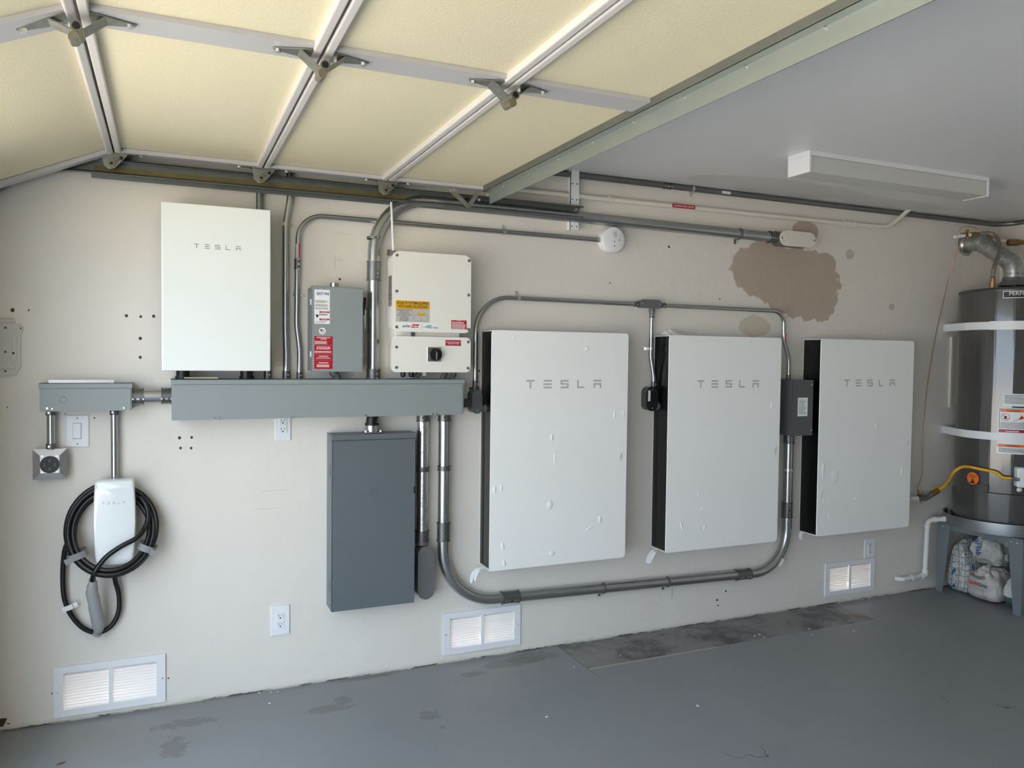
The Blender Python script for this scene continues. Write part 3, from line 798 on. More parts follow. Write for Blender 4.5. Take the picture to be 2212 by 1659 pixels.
# ================================================================== wireways
wx0, wx1 = .0185, 1.272; wz0, wz1 = 1.229, 1.392; wd = .152
ww = thing('wireway', 'long grey steel wiring trough running across the wall below the inverter', 'wiring trough', ((wx0+wx1)/2, 0, wz0))
obj('body', MB().box(wx0+.003, wx1-.003, -wd+.004, -.001, wz0+.002, wz1-.001), GREY, ww)
obj('cover', MB().box(wx0, wx1-.010, -wd, -wd+.0025, wz0, wz1-.021).box(wx0, wx1-.010, -wd, -wd+.02, wz0-.0015, wz0), GREY, ww)
obj('lip', MB().box(wx0-.002, wx1+.002, -wd-.003, -wd+.004, wz1-.019, wz1+.001).box(wx0-.002, wx1+.002, -wd-.003, -.002, wz1-.0005, wz1+.001).box(wx1+.0005, wx1+.002, -wd-.003, -.01, wz1-.019, wz1), GREY, ww)
for u_, v_ in ((461, 903), (471, 903), (632, 901), (790, 897), (934, 894), (943, 894)):
    p = at(u_, v_, wd); obj('screw', screw_mb(MB(), p.x, p.z, -wd, .0055, .005), SCREW, ww)
sx0, sx1 = -.448, -.128; sz0, sz1 = 1.268, 1.376; sdp = .102
sb = thing('wireway', 'short grey wiring box at the left with a thin metal strip on top', 'wiring trough', ((sx0+sx1)/2, 0, sz0))
obj('body', MB().box(sx0+.003, sx1+.001, -sdp+.004, -.001, sz0+.002, sz1-.001), GREY, sb)
obj('cover', MB().box(sx0+.002, sx1-.003, -sdp, -sdp+.0025, sz0, sz1-.02), GREY, sb)
obj('lip', MB().box(sx0-.001, sx1+.003, -sdp-.003, -sdp+.004, sz1-.018, sz1+.001).box(sx0-.001, sx1+.003, -sdp-.003, -.002, sz1-.0005, sz1+.001), GREY, sb)
p = at(137, 864, sdp); obj('knockout', MB().lathe((p.x, -sdp-.0002, p.z), [(.0105, 0), (.0115, .0012), (.0125, 0)], 24, 'y'), GREY, sb)
for u_, v_ in ((102, 882), (268, 881), (113, 883)):
    p = at(u_, v_, sdp); obj('screw', screw_mb(MB(), p.x, p.z, -sdp, .0055 if u_ != 113 else .004, .005), SCREW, sb)
mb = MB()
a, b = at(106, 823, .07), at(247, 826, .07)
mb.box(a.x, b.x, -.085, -.03, sz1+.0045, sz1+.0055).box(a.x, b.x, -.088, -.085, sz1+.001, sz1+.0135).box(a.x+.01, b.x-.01, -.03, -.028, sz1+.001, sz1+.0055)
single('metal_strip', mb, STEELP, 'loose bent strip of sheet metal lying on top of the short wiring box', 'metal strip')
p, q = at(398, 817, .12), at(470, 816, .10); zt = WT+.0065
single('wooden_stick', MB().obox(((p.x+q.x)/2, -.13, zt), (.995, -.1, 0), (.1, .995, 0), (0, 0, 1), (q-p).length, .014, .006), WOOD, 'small wooden stick lying on the long wiring trough under the tall cabinet', 'stick')
# stub between them
n_ = conduit('conduit', 'short thick horizontal conduit joining the two wiring troughs', [(sx1+.001, -.055, 1.322), (wx0+.003, -.055, 1.322)], .029, .1)
coupling(n_, (sx1+.002, -.055, 1.322), (sx1+.044, -.055, 1.322), .0295, 2); coupling(n_, (wx0-.038, -.055, 1.322), (wx0+.002, -.055, 1.322), .0295, 2)
# under short trough
xa = at(110, 925, .04).x
n_ = conduit('conduit', 'short vertical conduit from the short wiring box down to the steel outlet plate', [(xa, -.04, sz0+.002), (xa, -.04, 1.118)], .0147, .1)
coupling(n_, (xa, -.04, sz0+.001), (xa, -.04, sz0-.018), .0155, 1); coupling(n_, (xa, -.04, 1.137), (xa, -.04, 1.118), .0155, 1)
xb = at(247, 950, .03).x
n_ = conduit('conduit', 'vertical shiny conduit running from the short wiring box down to the car charger', [(xb, -.03, sz0+.002), (xb, -.03, .90)], .0135, .1)
coupling(n_, (xb, -.03, sz0+.001), (xb, -.03, sz0-.022), .0145, 1)
# stubs above trough
for u0_, lab in ((395, 'left black pipe stub joining the tall white cabinet to the trough'), (533, 'right black pipe stub joining the tall white cabinet to the trough')):
    p = at(u0_, 812, .08); single('pipe_stub', MB().cyl((p.x, -.08, WT+.001), (p.x, -.08, 1.431), .026, None, 24).cyl((p.x, -.08, WT+.001), (p.x, -.08, WT+.012), .03, None, 24), BLACK, lab, 'pipe')
def flex(u0, v0, u1, v1, r, lab, d=.07):
    a, b = at(u0, v0, d), at(u1, v1, d); a.z = WT+.001
    single('pipe_stub', MB().sweep(smooth([a, (a.x, a.y, a.z*.7+b.z*.3), (b.x, b.y, a.z*.3+b.z*.7), b], 5), r, 18), CAST, lab, 'pipe')
flex(728, 822, 720, 801, .017, 'curved grey pipe stub under the grey switch box')
flex(898, 822, 904, 804, .012, 'leftmost grey pipe stub under the inverter, right of the cable glands')
flex(957, 822, 961, 804, .013, 'middle grey pipe stub under the right half of the inverter')
flex(977, 822, 981, 804, .011, 'rightmost grey pipe stub under the inverter')

# ================================================================== gateway cabinet (tall white, left)
gx0, gz0, gw, gh, gd = -.0167, 1.4294, .411, .66, .2196
g = thing('power_gateway', 'tall white wall cabinet with grey lettering hung above the long trough', 'electrical cabinet', (gx0+gw/2, 0, gz0))
obj('housing', MB().box(gx0+.018, gx0+gw-.018, -.06, -.001, gz0+.012, gz0+gh-.012, .006), GREYJ, g)
obj('cover', MB().box(gx0, gx0+gw, -gd, -.06, gz0, gz0+gh, .0045, 3), W_GATE, g)
x0, x1, z0, z1 = prect(419, 527, 519, 541, gd)
a = at(419, 534, gd)
lg = logo_mb(at(419, 530, gd).x, at(520, 538, gd).x, at(470, 539, gd).z, at(470, 529, gd).z, -gd-.0005)
obj('logo', lg, LOGO2, g)

# ================================================================== batteries
BW, BH, BD = .753, 1.15, .1535
def make_battery(x0, z0, label, group):
    t = thing('wall_battery', label, 'battery cabinet', (x0+BW/2, 0, z0), group)
    x1, z1 = x0+BW, z0+BH
    c = MB().prism(rrect(x0, x1, z0, z1, .013, 5), -BD, -BD+.008, bev=.0035)
    c.box(x0+.001, x1-.001, -BD+.003, -.012, z1-.005, z1-.0005, .0015).box(x0+.001, x1-.001, -BD+.003, -.012, z0+.0005, z0+.005, .0015)
    c.box(x1-.005, x1-.0005, -BD+.003, -.012, z0+.003, z1-.003)
    c.box(x0+.0005, x0+.003, -.0145, -.012, z0+.003, z1-.003)
    obj('cover', c, W_WHITE, t)
    b = MB().box(x0+.012, x1-.006, -BD+.006, -.001, z0+.006, z1-.006)
    for k in range(2): b.box(x0+.0105, x0+.014, -.030-.011*k, -.026-.011*k, z0+.012, z1-.012)
    obj('body', b, BLACKG, t)
    for fx in (x0+.055, x1-.075): obj('foot', MB().box(fx, fx+.05, -.12, -.07, z0-.008, z0+.004, .004), BLACK, t)
    obj('logo', logo_mb(x0+.181, x0+.597, z0+.873, z0+.914, -BD-.0006), LOGO, t)
    return t
def bubbles(t, x0, z0, spots):
    f = MB()
    for fx, fz, rx, rz, a in spots:
        m_ = MB().ball((0, 0, 0), rx, .0028, rz, 12, 8)
        for v in m_.b.verts:
            q = v.co.copy(); v.co = Vector((x0+fx*BW+q.x*math.cos(a)-q.z*math.sin(a), -BD+q.y, z0+fz*BH+q.x*math.sin(a)+q.z*math.cos(a)))
        me = bpy.data.meshes.new('t'); m_.b.to_mesh(me); m_.b.free(); f.b.from_mesh(me); bpy.data.meshes.remove(me)
    for q in f.b.faces: q.smooth = True
    obj('film_bubble', f, W_WHITE, t)
def tail(t, pts, wd, yoff=0):
    P = smooth(pts, 6); n = len(P); mb = MB(); row = []
    for i, p in enumerate(P):
        f = math.sin(PI*min(1, .15+.85*i/(n-1))) * .6+.4
        row.append((mb.b.verts.new(p+Vector((-wd*f/2, 0, .3*wd*f/2))), mb.b.verts.new(p+Vector((wd*f/2, -.004, -.3*wd*f/2)))))
    for i in range(n-1): mb.b.faces.new((row[i][0], row[i][1], row[i+1][1], row[i+1][0]))
    o = obj('film_tail', mb, FILM, t)
    mo = o.modifiers.new('s', 'SOLIDIFY'); mo.thickness = .0012; return o
GB = 'white wall-hung battery cabinets'
b1 = make_battery(1.4066, .4750, 'nearest of the three white battery cabinets, beside the inverter', GB)
b2 = make_battery(2.4116, .4724, 'middle white battery cabinet, with crumpled film on its top edge', GB)
b3 = make_battery(3.4614, .4745, 'farthest white battery cabinet, next to the water heater', GB)
bubbles(b1, 1.4066, .475, [(.43, .55, .009, .018, 0), (.42, .26, .016, .024, -.1), (.80, .18, .010, .02, 0), (.03, .34, .009, .02, 0), (.075, .345, .008, .018, 0), (.44, .05, .016, .014, 0), (.90, .64, .007, .02, 0), (.97, .645, .008, .016, 0), (.09, .1, .009, .02, .2), (.72, .145, .03, .006, .5), (.45, .46, .003, .03, 0), (.1, .03, .009, .018, .3), (.15, .97, .006, .008, 0), (.68, .93, .012, .012, 0)])
bubbles(b2, 2.4116, .4724, [(.13, .12, .006, .03, .3), (.33, .1, .008, .014, 0), (.27, .26, .006, .012, .5), (.3, .19, .014, .005, .8), (.92, .67, .008, .02, 0), (.29, .93, .006, .008, 0)])
bubbles(b3, 3.4614, .4745, [(.05, .33, .014, .05, 0), (.17, .30, .03, .04, .2), (.9, .3, .01, .03, 0), (.06, .18, .006, .02, 0), (.4, .18, .02, .006, .9), (.12, .1, .005, .02, .3), (.6, .55, .012, .02, 0)])
for t, u0_, v0_, u1_, v1_ in ((b1, 1339, 977, 1345, 997), (b2, 1673, 965, 1678, 983), (b3, 1959, 953, 1963, 965)):
    x0, x1, z0, z1 = prect(u0_, v0_, u1_, v1_, BD); s_ = obj('label_sticker', MB().box(x0, x1, -BD-.0008, -BD, z0, z1), WLAB, t)
    obj('print', MB().box(x0+.002, x0+.0045, -BD-.0012, -BD-.0009, z0+.012, z1-.012).box(x1-.005, x1-.003, -BD-.0012, -BD-.0009, z0+.016, z1-.006), INKG, s_)
tail(b1, [at(1045, 1226, .1), at(1034, 1228, .1), at(1024, 1236, .1), at(1018, 1250, .1), at(1017, 1259, .1)], .018)
tail(b1, [at(1044, 1227, .1), at(1033, 1233, .11), at(1027, 1245, .11), at(1025, 1255, .11)], .010)
tail(b2, [at(1419, 1186, .1), at(1410, 1190, .1), at(1402, 1200, .1), at(1398, 1215, .1), at(1402, 1217, .1)], .022)
tail(b2, [at(1418, 1187, .1), at(1413, 1193, .12), at(1406, 1207, .12), at(1403, 1216, .12)], .018)
tail(b3, [at(1743, 1150, .1), at(1735, 1149, .1), at(1729, 1154, .1), at(1729, 1164, .1), at(1733, 1165, .1)], .022)
# crumpled film on top of the middle one
mb = MB(); n = 14; rows = []
for i in range(n):
    p = at(1424+64*i/(n-1), 728-16*math.sin(PI*min(1, .12+i/(n-1)*1.0))**1.0*(1 if i < n*.5 else .8), .05)
    base = at(1424+64*i/(n-1), 728, .05)
    rows.append([mb.b.verts.new(Vector((base.x, -.04, b2.location.z+BH-.002))), mb.b.verts.new(Vector((p.x, -.05-.03*random.random(), max(p.z, b2.location.z+BH+.001)))), mb.b.verts.new(Vector((base.x+.005, -.12, b2.location.z+BH-.001)))])
for i in range(n-1):
    for k in range(2): mb.b.faces.new((rows[i][k], rows[i+1][k], rows[i+1][k+1], rows[i][k+1]))
obj('torn_film', mb, FILM, b2)
x0, x1, z0, z1 = prect(1771, 1061, 1777, 1080, BD)
obj('torn_film', MB().obox(((x0+x1)/2, -BD-.004, (z0+z1)/2), (1, 0, 0), (0, 1, 0), (.15, 0, 1), .014, .002, z1-z0), FILM, b3)

# junction box between battery two and three
jx0, jx1, jz0, jz1, jd = 3.258, 3.409, 1.068, 1.385, .15
j = thing('junction_box', 'dark grey steel junction box between the middle and farthest batteries', 'junction box', ((jx0+jx1)/2, 0, jz0))
obj('body', MB().box(jx0, jx1-.002, -jd+.003, -.001, jz0, jz1, .002), GREYJ, j)
obj('cover', MB().box(jx0-.001, jx1, -jd-.001, -jd+.002, jz0-.001, jz1+.001).box(jx0-.001, jx0+.0005, -jd, -jd+.02, jz0, jz1), GREYJ, j)
x0, x1, z0, z1 = prect(1723, 859, 1744, 899, jd)
s_ = obj('label_sticker', MB().box(x0, x1, -jd-.0018, -jd-.001, z0, z1), WLAB, j)
obj('print', lines_mb(MB(), x0+.008, x1-.006, z0+.01, z1-.01, -jd-.0022, 12, .4, .5), INKG, s_)
for u_, v_ in ((1754, 831), (1753, 929)): p = at(u_, v_, jd); obj('screw', screw_mb(MB(), p.x-.003, p.z, -jd-.001, .004), SCREW, j)

# ================================================================== safety switch (grey box with labels)
ed = .13
x0, x1, z0, z1 = prect(673, 620, 784, 803, ed)
e = thing('safety_switch', 'grey electrical disconnect box with white and red labels beside the big conduit', 'disconnect switch', ((x0+x1)/2, 0, z0))
obj('enclosure', MB().box(x0+.004, x1-.004, -ed+.012, -.001, z0+.004, z1-.003), GREY, e)
dr = obj('door', MB().box(x0, x1, -ed, -ed+.003, z0, z1, .001).box(x0, x1, -ed, -ed+.018, z1-.002, z1+.0005).box(x0, x0+.002, -ed, -ed+.016, z0, z1).box(x1-.002, x1, -ed, -ed+.016, z0, z1), GREY, e)
for v_ in (652, 765): zz = at(671, v_, ed).z; obj('hinge', MB().box(x0-.005, x0+.004, -ed+.004, -ed+.012, zz-.012, zz+.012), WPL, e)
p = at(722, 615, .07); obj('hub', MB().cyl((p.x, -.07, z1), (p.x, -.07, z1+.022), .019, None, 22).cyl((p.x, -.07, z1+.006), (p.x, -.07, z1+.010), .0205, None, 22), GALV, e)
p = at(781, 767, ed); obj('latch', MB().box(x1-.008, x1+.001, -ed-.004, -ed, p.z-.010, p.z+.011).cyl((x1-.004, -ed-.002, p.z-.003), (x1-.004, -ed-.007, p.z-.003), .004, None, 10), SCREW, e)
a = at(790, 645, .09); b = at(792, 672, .09); c2 = at(793, 714, .09); xh = x1+.014
hd = obj('lever_handle', MB().box(x1-.004, xh, -.10, -.06, b.z-.02, b.z+.008).prism([(xh-.008, b.z+.008), (xh+.004, b.z+.012), (xh+.008, b.z-.01), (xh+.007, c2.z+.02), (xh+.001, c2.z), (xh-.003, b.z-.03)], -.10, -.094), SCREW, e)
obj('grip', MB().prism([(xh-.006, b.z+.006), (xh+.002, b.z+.008), (xh+.006, a.z-.004), (xh+.004, a.z+.006), (xh-.002, a.z+.004)], -.106, -.088, bev=.002), BLACK, hd)
def px(x_, y_, s, ox, oy): return ox+x_/s, oy+y_/s
def Q(x_, y_): return px(x_, y_, 7.54, 660, 600)
def R4(xa, ya, xb, yb, f, d): a_, b_ = f(xa, ya), f(xb, yb); return prect(a_[0], a_[1], b_[0], b_[1], d)
lx0, lx1, lz0, lz1 = R4(145, 195, 395, 750, Q, ed)
s_ = obj('label_sticker', MB().box(lx0, lx1, -ed-.001, -ed, lz0, lz1), WLAB, dr, 'white printed label')
lw, lh = lx1-lx0, lz1-lz0; yt = -ed-.0015
tz = lambda f: lz1-lh*f
for a_, ch, w_ in ((.235, 'E', .14), (.72, 'N', 0)): pass
text(dr, 'EAT', lx0+lw*.36, tz(.115), lw*.42, lh*.085, yt, BLUE, bold=.02, name='brand_mark'); text(dr, '•N', lx0+lw*.76, tz(.115), lw*.32, lh*.085, yt, BLUE, bold=.02, name='brand_mark')
m_ = MB()
for f0, f1, n_ in ((.31, .39, 3), (.42, .50, 3), (.52, .58, 2), (.72, .76, 1), (.94, .97, 1)): lines_mb(m_, lx0+lw*.05, lx0+lw*.93, tz(f1), tz(f0), yt, n_, .4)
lines_mb(m_, lx0+lw*.32, lx0+lw*.95, tz(.73), tz(.70), yt, 1); lines_mb(m_, lx0+lw*.32, lx0+lw*.95, tz(.93), tz(.90), yt, 2)
m_.ball((lx0+lw*.18, yt, tz(.78)), lw*.08, .0003, lh*.035); m_.ball((lx0+lw*.12, yt, tz(.745)), lw*.05, .0003, lh*.01)
obj('print', m_, INK, dr)
for f in (.655, .865):
    obj('print', MB().box(lx0+lw*.32, lx0+lw*.97, yt, yt+.0006, tz(f+.022), tz(f-.022)), RED, dr)
    text(dr, 'DANGER' if f < .7 else 'PELIGRO', lx0+lw*.65, tz(f), lw*.36, lh*.022, yt-.0004, INKW)
cxx, czz = at(*Q(273, 867), ed).x, at(*Q(273, 867), ed).z
obj('label_sticker', MB().cyl((cxx, -ed, czz), (cxx, -ed-.001, czz), .0145, None, 28), WLAB, dr, 'round white sticker with a small flag')
f_m = MB()
for k in range(4): f_m.box(cxx-.008, cxx+.009, yt-.0001, yt, czz-.008+.0042*k, czz-.006+.0042*k)
obj('print', f_m, REDI, dr); obj('print', MB().box(cxx-.009, cxx-.001, yt-.0004, yt-.0002, czz, czz+.0078), BLUE, dr)
rx0, rx1, rz0, rz1 = R4(142, 952, 440, 1485, Q, ed)
rw, rh = rx1-rx0, rz1-rz0; rz = lambda f: rz1-rh*f
for f0, f1 in ((0, .27), (.28, .54), (.55, .72), (.73, 1)):
    obj('label_sticker', MB().box(rx0, rx1, -ed-.001, -ed, rz(f1), rz(f0)), RED, dr, 'red warning label')
for s__, f, wf, hf in (('PHOTOVOLTAIC\nSYSTEM', .065, .72, .085), ('PHOTOVOLTAIC\nAC DISCONNECT', .36, .78, .09), ('! WARNING !', .612, .58, .042), ('! WARNING !', .812, .58, .042)):
    text(dr, s__, rx0+rw*.5, rz(f), rw*wf, rh*hf, yt, INKW, bold=.02)
m_ = MB(); lines_mb(m_, rx0+rw*.02, rx0+rw*.8, rz(.245), rz(.145), yt, 5); lines_mb(m_, rx0+rw*.02, rx0+rw*.95, rz(.51), rz(.45), yt, 2, .5, .05)
lines_mb(m_, rx0+rw*.12, rx0+rw*.88, rz(.68), rz(.655), yt, 1, .6, 0); lines_mb(m_, rx0+rw*.14, rx0+rw*.88, rz(.95), rz(.86), yt, 3, .5, .1)
obj('print', m_, INKW, dr)
m_ = MB()
for a_, f in (('OFF', 880), ('ON', 375)):
    p = at(*Q(862, f), ed); 
    text(dr, a_, p.x, p.z, .013, .010, -ed-.0006, GREY, name='embossed_mark')

# ================================================================== inverter
idp = .15
iv = thing('solar_inverter', 'cream solar inverter in two stacked cases with a black rotary switch', 'inverter', (1.115, 0, 1.425))
U = (.9285, 1.3005, 1.607, 1.967); Lw = (.9275, 1.3012, 1.4245, 1.5865)
obj('upper_case', MB().prism(rrect(U[0]+.006, U[1]-.006, U[2]+.006, U[3]-.006, .025, 6), -.001, -idp+.022, bev=.004), CREAM, iv)
uc = obj('upper_cover', MB().prism(rrect(*U, .026, 7), -idp+.022, -idp, bev=.005), CREAM, iv)
obj('lower_case', MB().prism(rrect(Lw[0]+.02, Lw[1]-.012, Lw[2]+.006, Lw[3]-.03, .018, 6), -.001, -idp+.03, bev=.004), CREAM, iv)
lc = obj('lower_cover', MB().prism(rrect(*Lw, .018, 7), -idp+.03, -idp, bev=.005), CREAM, iv)
obj('bridge', MB().box(U[0]+.02, U[1]-.04, -.11, -.02, Lw[3]-.012, U[2]+.012, .003), CREAM, iv)
p = at(890, 722, .1); obj('cable_clip', MB().box(p.x-.008, p.x+.006, -.118, -.108, Lw[3]-.004, U[2]+.004), GREYJ, iv)
def I(x_, y_): return px(x_, y_, 7.9, 830, 530)
def J(x_, y_): return px(x_, y_, 7.9, 830, 700)
def cs(par, f, x_, y_):
    p = at(*f(x_, y_), idp); s_ = MB().cyl((p.x, -idp, p.z), (p.x, -idp-.0015, p.z), .0065, None, 16)
    o = obj('screw', s_, FIT, par); obj('screw_head', MB().cyl((p.x, -idp-.0015, p.z), (p.x, -idp-.0028, p.z), .0032, None, 6), SCREW, o)
for q in ((217, 167), (1447, 262), (213, 781), (1441, 849), (211, 1392), (1437, 1433)): cs(uc, I, *q)
for q in ((210, 393), (1433, 307), (208, 740), (1429, 752)): cs(lc, J, *q)
yt = -idp-.0014
a = R4(197, 948, 773, 1088, I, idp); b = R4(197, 1085, 773, 1308, I, idp)
obj('label_sticker', MB().box(a[0], a[1], -idp-.001, -idp, a[2], a[3]), YLAB, uc, 'yellow label band'); obj('label_sticker', MB().box(b[0], b[1], -idp-.001, -idp, b[2], b[3]-.001), GLAB, uc, 'grey label field')
text(uc, 'SOLAR PV SYSTEM EQUIPPED\nWITH RAPID SHUTDOWN', (a[0]+a[1])/2, (a[2]+a[3])/2, (a[1]-a[0])*.94, (a[3]-a[2])*.78, yt, INK, bold=.012)
bw, bh = b[1]-b[0], b[3]-b[2]
text(uc, 'TURN RAPID SHUTDOWN\nSWITCH TO THE\n"OFF" POSITION TO\nSHUT DOWN PV SYSTEM\nAND REDUCE\nSHOCK HAZARD\nIN THE ARRAY', b[0]+bw*.245, b[2]+bh*.5, bw*.44, bh*.9, yt, INK)
hm_ = MB(); lw_ = .0006
def seg(mb, xa, za, xb, zb, y, t=.0007):
    d = Vector((xb-xa, 0, zb-za)); l = d.length; d.normalize(); mb.obox(((xa+xb)/2, y, (za+zb)/2), d, (0, 1, 0), d.cross(Vector((0, 1, 0))), l, .0002, t)
hx = lambda f: b[0]+bw*f
hz = lambda f: b[3]-bh*f
for s_ in ((.5, 0, .5, 1), (.54, .5, .75, .06), (.75, .06, .96, .5), (.54, .5, .96, .5), (.555, .5, .555, .92), (.945, .5, .945, .92), (.555, .92, .945, .92), (.73, .9, .73, .65), (.77, .9, .77, .65), (.73, .65, .77, .65)):
    seg(hm_, hx(s_[0]), hz(s_[1]), hx(s_[2]), hz(s_[3]), yt)
obj('print', hm_, INK, uc); obj('print', MB().box(hx(.645), hx(.86), yt, yt+.0003, hz(.5), hz(.3)), YLAB, uc)
a = R4(1145, 1280, 1405, 1430, I, idp); obj('label_sticker', MB().box(a[0], a[1], -idp-.001, -idp, a[2], a[3]), RED, uc, 'red warning label')
text(uc, '! WARNING !', (a[0]+a[1])/2, a[3]-.0028, .018, .0028, yt, INKW, bold=.02); obj('print', lines_mb(MB(), a[0]+.003, a[1]-.003, a[2]+.001, a[3]-.006, yt, 6, .5, .15), INKW, uc)
a = R4(290, 1328, 945, 1440, I, idp); obj('label_sticker', MB().box(a[0], a[1], -idp-.0008, -idp, a[2], a[3]), WLAB, uc, 'white logo strip')
aw, ah = a[1]-a[0], a[3]-a[2]; zc_ = (a[2]+a[3])/2
text(uc, 'solar', a[0]+aw*.14, zc_+.001, aw*.22, ah*.42, yt, INK, bold=.01, name='brand_mark')
obj('print', MB().prism([(a[0]+aw*.25, zc_-ah*.22), (a[0]+aw*.43, zc_-ah*.22), (a[0]+aw*.465, zc_+ah*.3), (a[0]+aw*.285, zc_+ah*.3)], yt+.0002, yt), REDI, uc)
text(uc, 'edge', a[0]+aw*.357, zc_, aw*.16, ah*.4, yt-.0004, INKW, bold=.01, name='brand_mark')
seg_ = MB(); seg(seg_, a[0]+aw*.50, a[2]+.001, a[0]+aw*.54, a[3]-.001, yt, .001); obj('print', seg_, INKG, uc)
text(uc, 'HD', a[0]+aw*.725, zc_, aw*.14, ah*.52, yt, TEAL, bold=.02, name='brand_mark'); text(uc, 'wave', a[0]+aw*.885, zc_-ah*.15, aw*.13, ah*.2, yt, INK, name='brand_mark')
sw_ = MB().sweep([(a[0]+aw*(.57+.012*k), yt, zc_-ah*.08-.0022*math.sin(k*1.1)) for k in range(8)], .0009, 6); obj('print', sw_, TEAL, uc)
a = R4(1045, 275, 1307, 370, J, idp); obj('label_sticker', MB().box(a[0], a[1], -idp-.001, -idp, a[2], a[3]), RED, lc, 'red warning label')
text(lc, 'RAPID SHUTDOWN SWITCH\nFOR SOLAR PV SYSTEM', (a[0]+a[1])/2, (a[2]+a[3])/2, (a[1]-a[0])*.92, (a[3]-a[2])*.5, yt, INKW, bold=.01)
for s__, x_, y_, w_ in (('ON', 858, 342, .011), ('OFF', 655, 512, .013), ('solaredge', 1275, 755, .034)):
    p = at(*J(x_, y_), idp); text(lc, s__, p.x, p.z, w_, .006, -idp-.0006, PIPEP, name='embossed_mark')
# rotary switch
p = at(*J(850, 518), idp); k = .033
rs = obj('rotary_switch', MB().box(p.x-k, p.x+k, -idp-.004, -idp, p.z-k, p.z+k, .001), SCREW, lc)
p2 = at(*J(872, 518), idp+.012)
obj('knob', MB().cyl((p2.x, -idp-.004, p2.z), (p2.x, -idp-.024, p2.z), .0305, .0285, 40).box(p2.x-.007, p2.x+.007, -idp-.034, -idp-.022, p2.z-.026, p2.z+.026, .002), BLACK, lc)
obj('knob_mark', MB().box(p2.x-.0008, p2.x+.0008, -idp-.0346, -idp-.034, p2.z-.024, p2.z+.010), WLAB, lc)
# side barcode label
zz0, zz1 = at(838, 662, .09).z, at(838, 594, .09).z
sl = obj('side_label', MB().box(U[0]+.0052, U[0]+.006, -.115, -.05, zz0, zz1), GLAB, iv)
m_ = MB(); z = zz0+.004
while z < zz1-.004: h = random.choice((.0008, .0016, .0026)); m_.box(U[0]+.0045, U[0]+.0052, -.112, -.053, z, z+h); z += h+.0014
obj('print', m_, INK, sl)
# antenna
a = at(850, 532, .06)
an_ = obj('antenna', MB().sweep([(a.x, -.06, U[3]+.012), at(845, 437, .06)], [.0068, .0048], 14), WPL, iv)
obj('antenna_base', MB().cyl((a.x, -.06, U[3]-.006), (a.x, -.06, U[3]+.012), .0085, None, 14).box(a.x-.016, a.x-.008, -.03, -.006, U[3]-.006, U[3]+.02), CAST, iv)
for x_ in (318, 462):
    p = at(*J(x_, 880), .1); obj('cable_gland', MB().cyl((p.x, -.10, Lw[2]+.003), (p.x, -.10, Lw[2]-.017), .0135, .012, 8).cyl((p.x, -.10, Lw[2]-.017), (p.x, -.10, Lw[2]-.023), .011, .008, 14), BLACK, iv)
obj('cable_gland', MB().box(at(*J(680, 870), .08).x-.008, at(*J(680, 870), .08).x+.008, -.085, -.075, Lw[2]-.018, Lw[2]+.002), CREAM, iv)

# ================================================================== dark breaker panel
pd = .11; Px0, Px1, Pz0, Pz1 = .669, 1.0505, .355, 1.144
bp = thing('breaker_panel', 'tall dark grey breaker panel hanging under the long wiring trough', 'breaker panel', ((Px0+Px1)/2, 0, Pz0))
obj('enclosure', MB().box(Px0-.003, Px1, -pd+.006, -.001, Pz0+.003, Pz1, .002), GREYD, bp)
obj('top_cap', MB().box(Px0-.004, Px1+.001, -pd-.004, -.001, Pz1-.002, Pz1+.002).box(Px0-.004, Px1+.001, -pd-.005, -pd+.004, Pz1-.022, Pz1+.002), GREYD, bp)
pdr = obj('door', MB().box(Px0, Px1-.001, -pd, -pd+.004, Pz0, Pz1-.026, .001).box(Px0, Px0+.002, -pd, -pd+.015, Pz0, Pz1-.026), GREYD, bp)
p = at(809, 1063, pd)
m_ = MB()
for s_, t_w in ((.0185, .0018), (.0085, .0018)):
    m_.box(p.x-s_, p.x+s_, -pd-.001, -pd, p.z-s_, p.z-s_+t_w).box(p.x-s_, p.x+s_, -pd-.001, -pd, p.z+s_-t_w, p.z+s_)
    m_.box(p.x-s_, p.x-s_+t_w, -pd-.001, -pd, p.z-s_, p.z+s_).box(p.x+s_-t_w, p.x+s_, -pd-.001, -pd, p.z-s_, p.z+s_)
obj('embossed_mark', m_, GREYD, pdr)
p = at(895, 1058, pd); obj('latch', MB().box(Px1-.008, Px1-.001, -pd-.0012, -pd, p.z-.016, p.z+.016), BLACK, pdr)
for v_ in (1016, 1262): p = at(713, v_, .06); obj('side_hinge', MB().box(Px0-.0045, Px0-.003, -.085, -.055, p.z-.025, p.z+.025, .0005), CAST, bp)
xh = at(803, 930, .06).x
hb = obj('hub', MB().box(xh-.038, xh+.038, -.10, -.025, Pz1+.002, Pz1+.008, .002).cyl((xh, -.06, Pz1+.008), (xh, -.06, Pz1+.038), .030, None, 26), GALV, bp)
for dx in (-.034, .034): obj('bolt', hexbolt(MB(), (xh+dx, -.09, Pz1+.008), (0, 0, 1), .005), SCREW, hb)
single('pipe_stub', MB().sweep(smooth([(xh, -.06, Pz1+.038), (xh, -.06, Pz1+.055), (xh+.004, -.06, wz0)], 5), .026, 24).cyl((xh, -.06, Pz1+.036), (xh, -.06, Pz1+.046), .0315, None, 24), BLACK, 'black pipe stub between the dark grey panel and the trough above it', 'pipe')

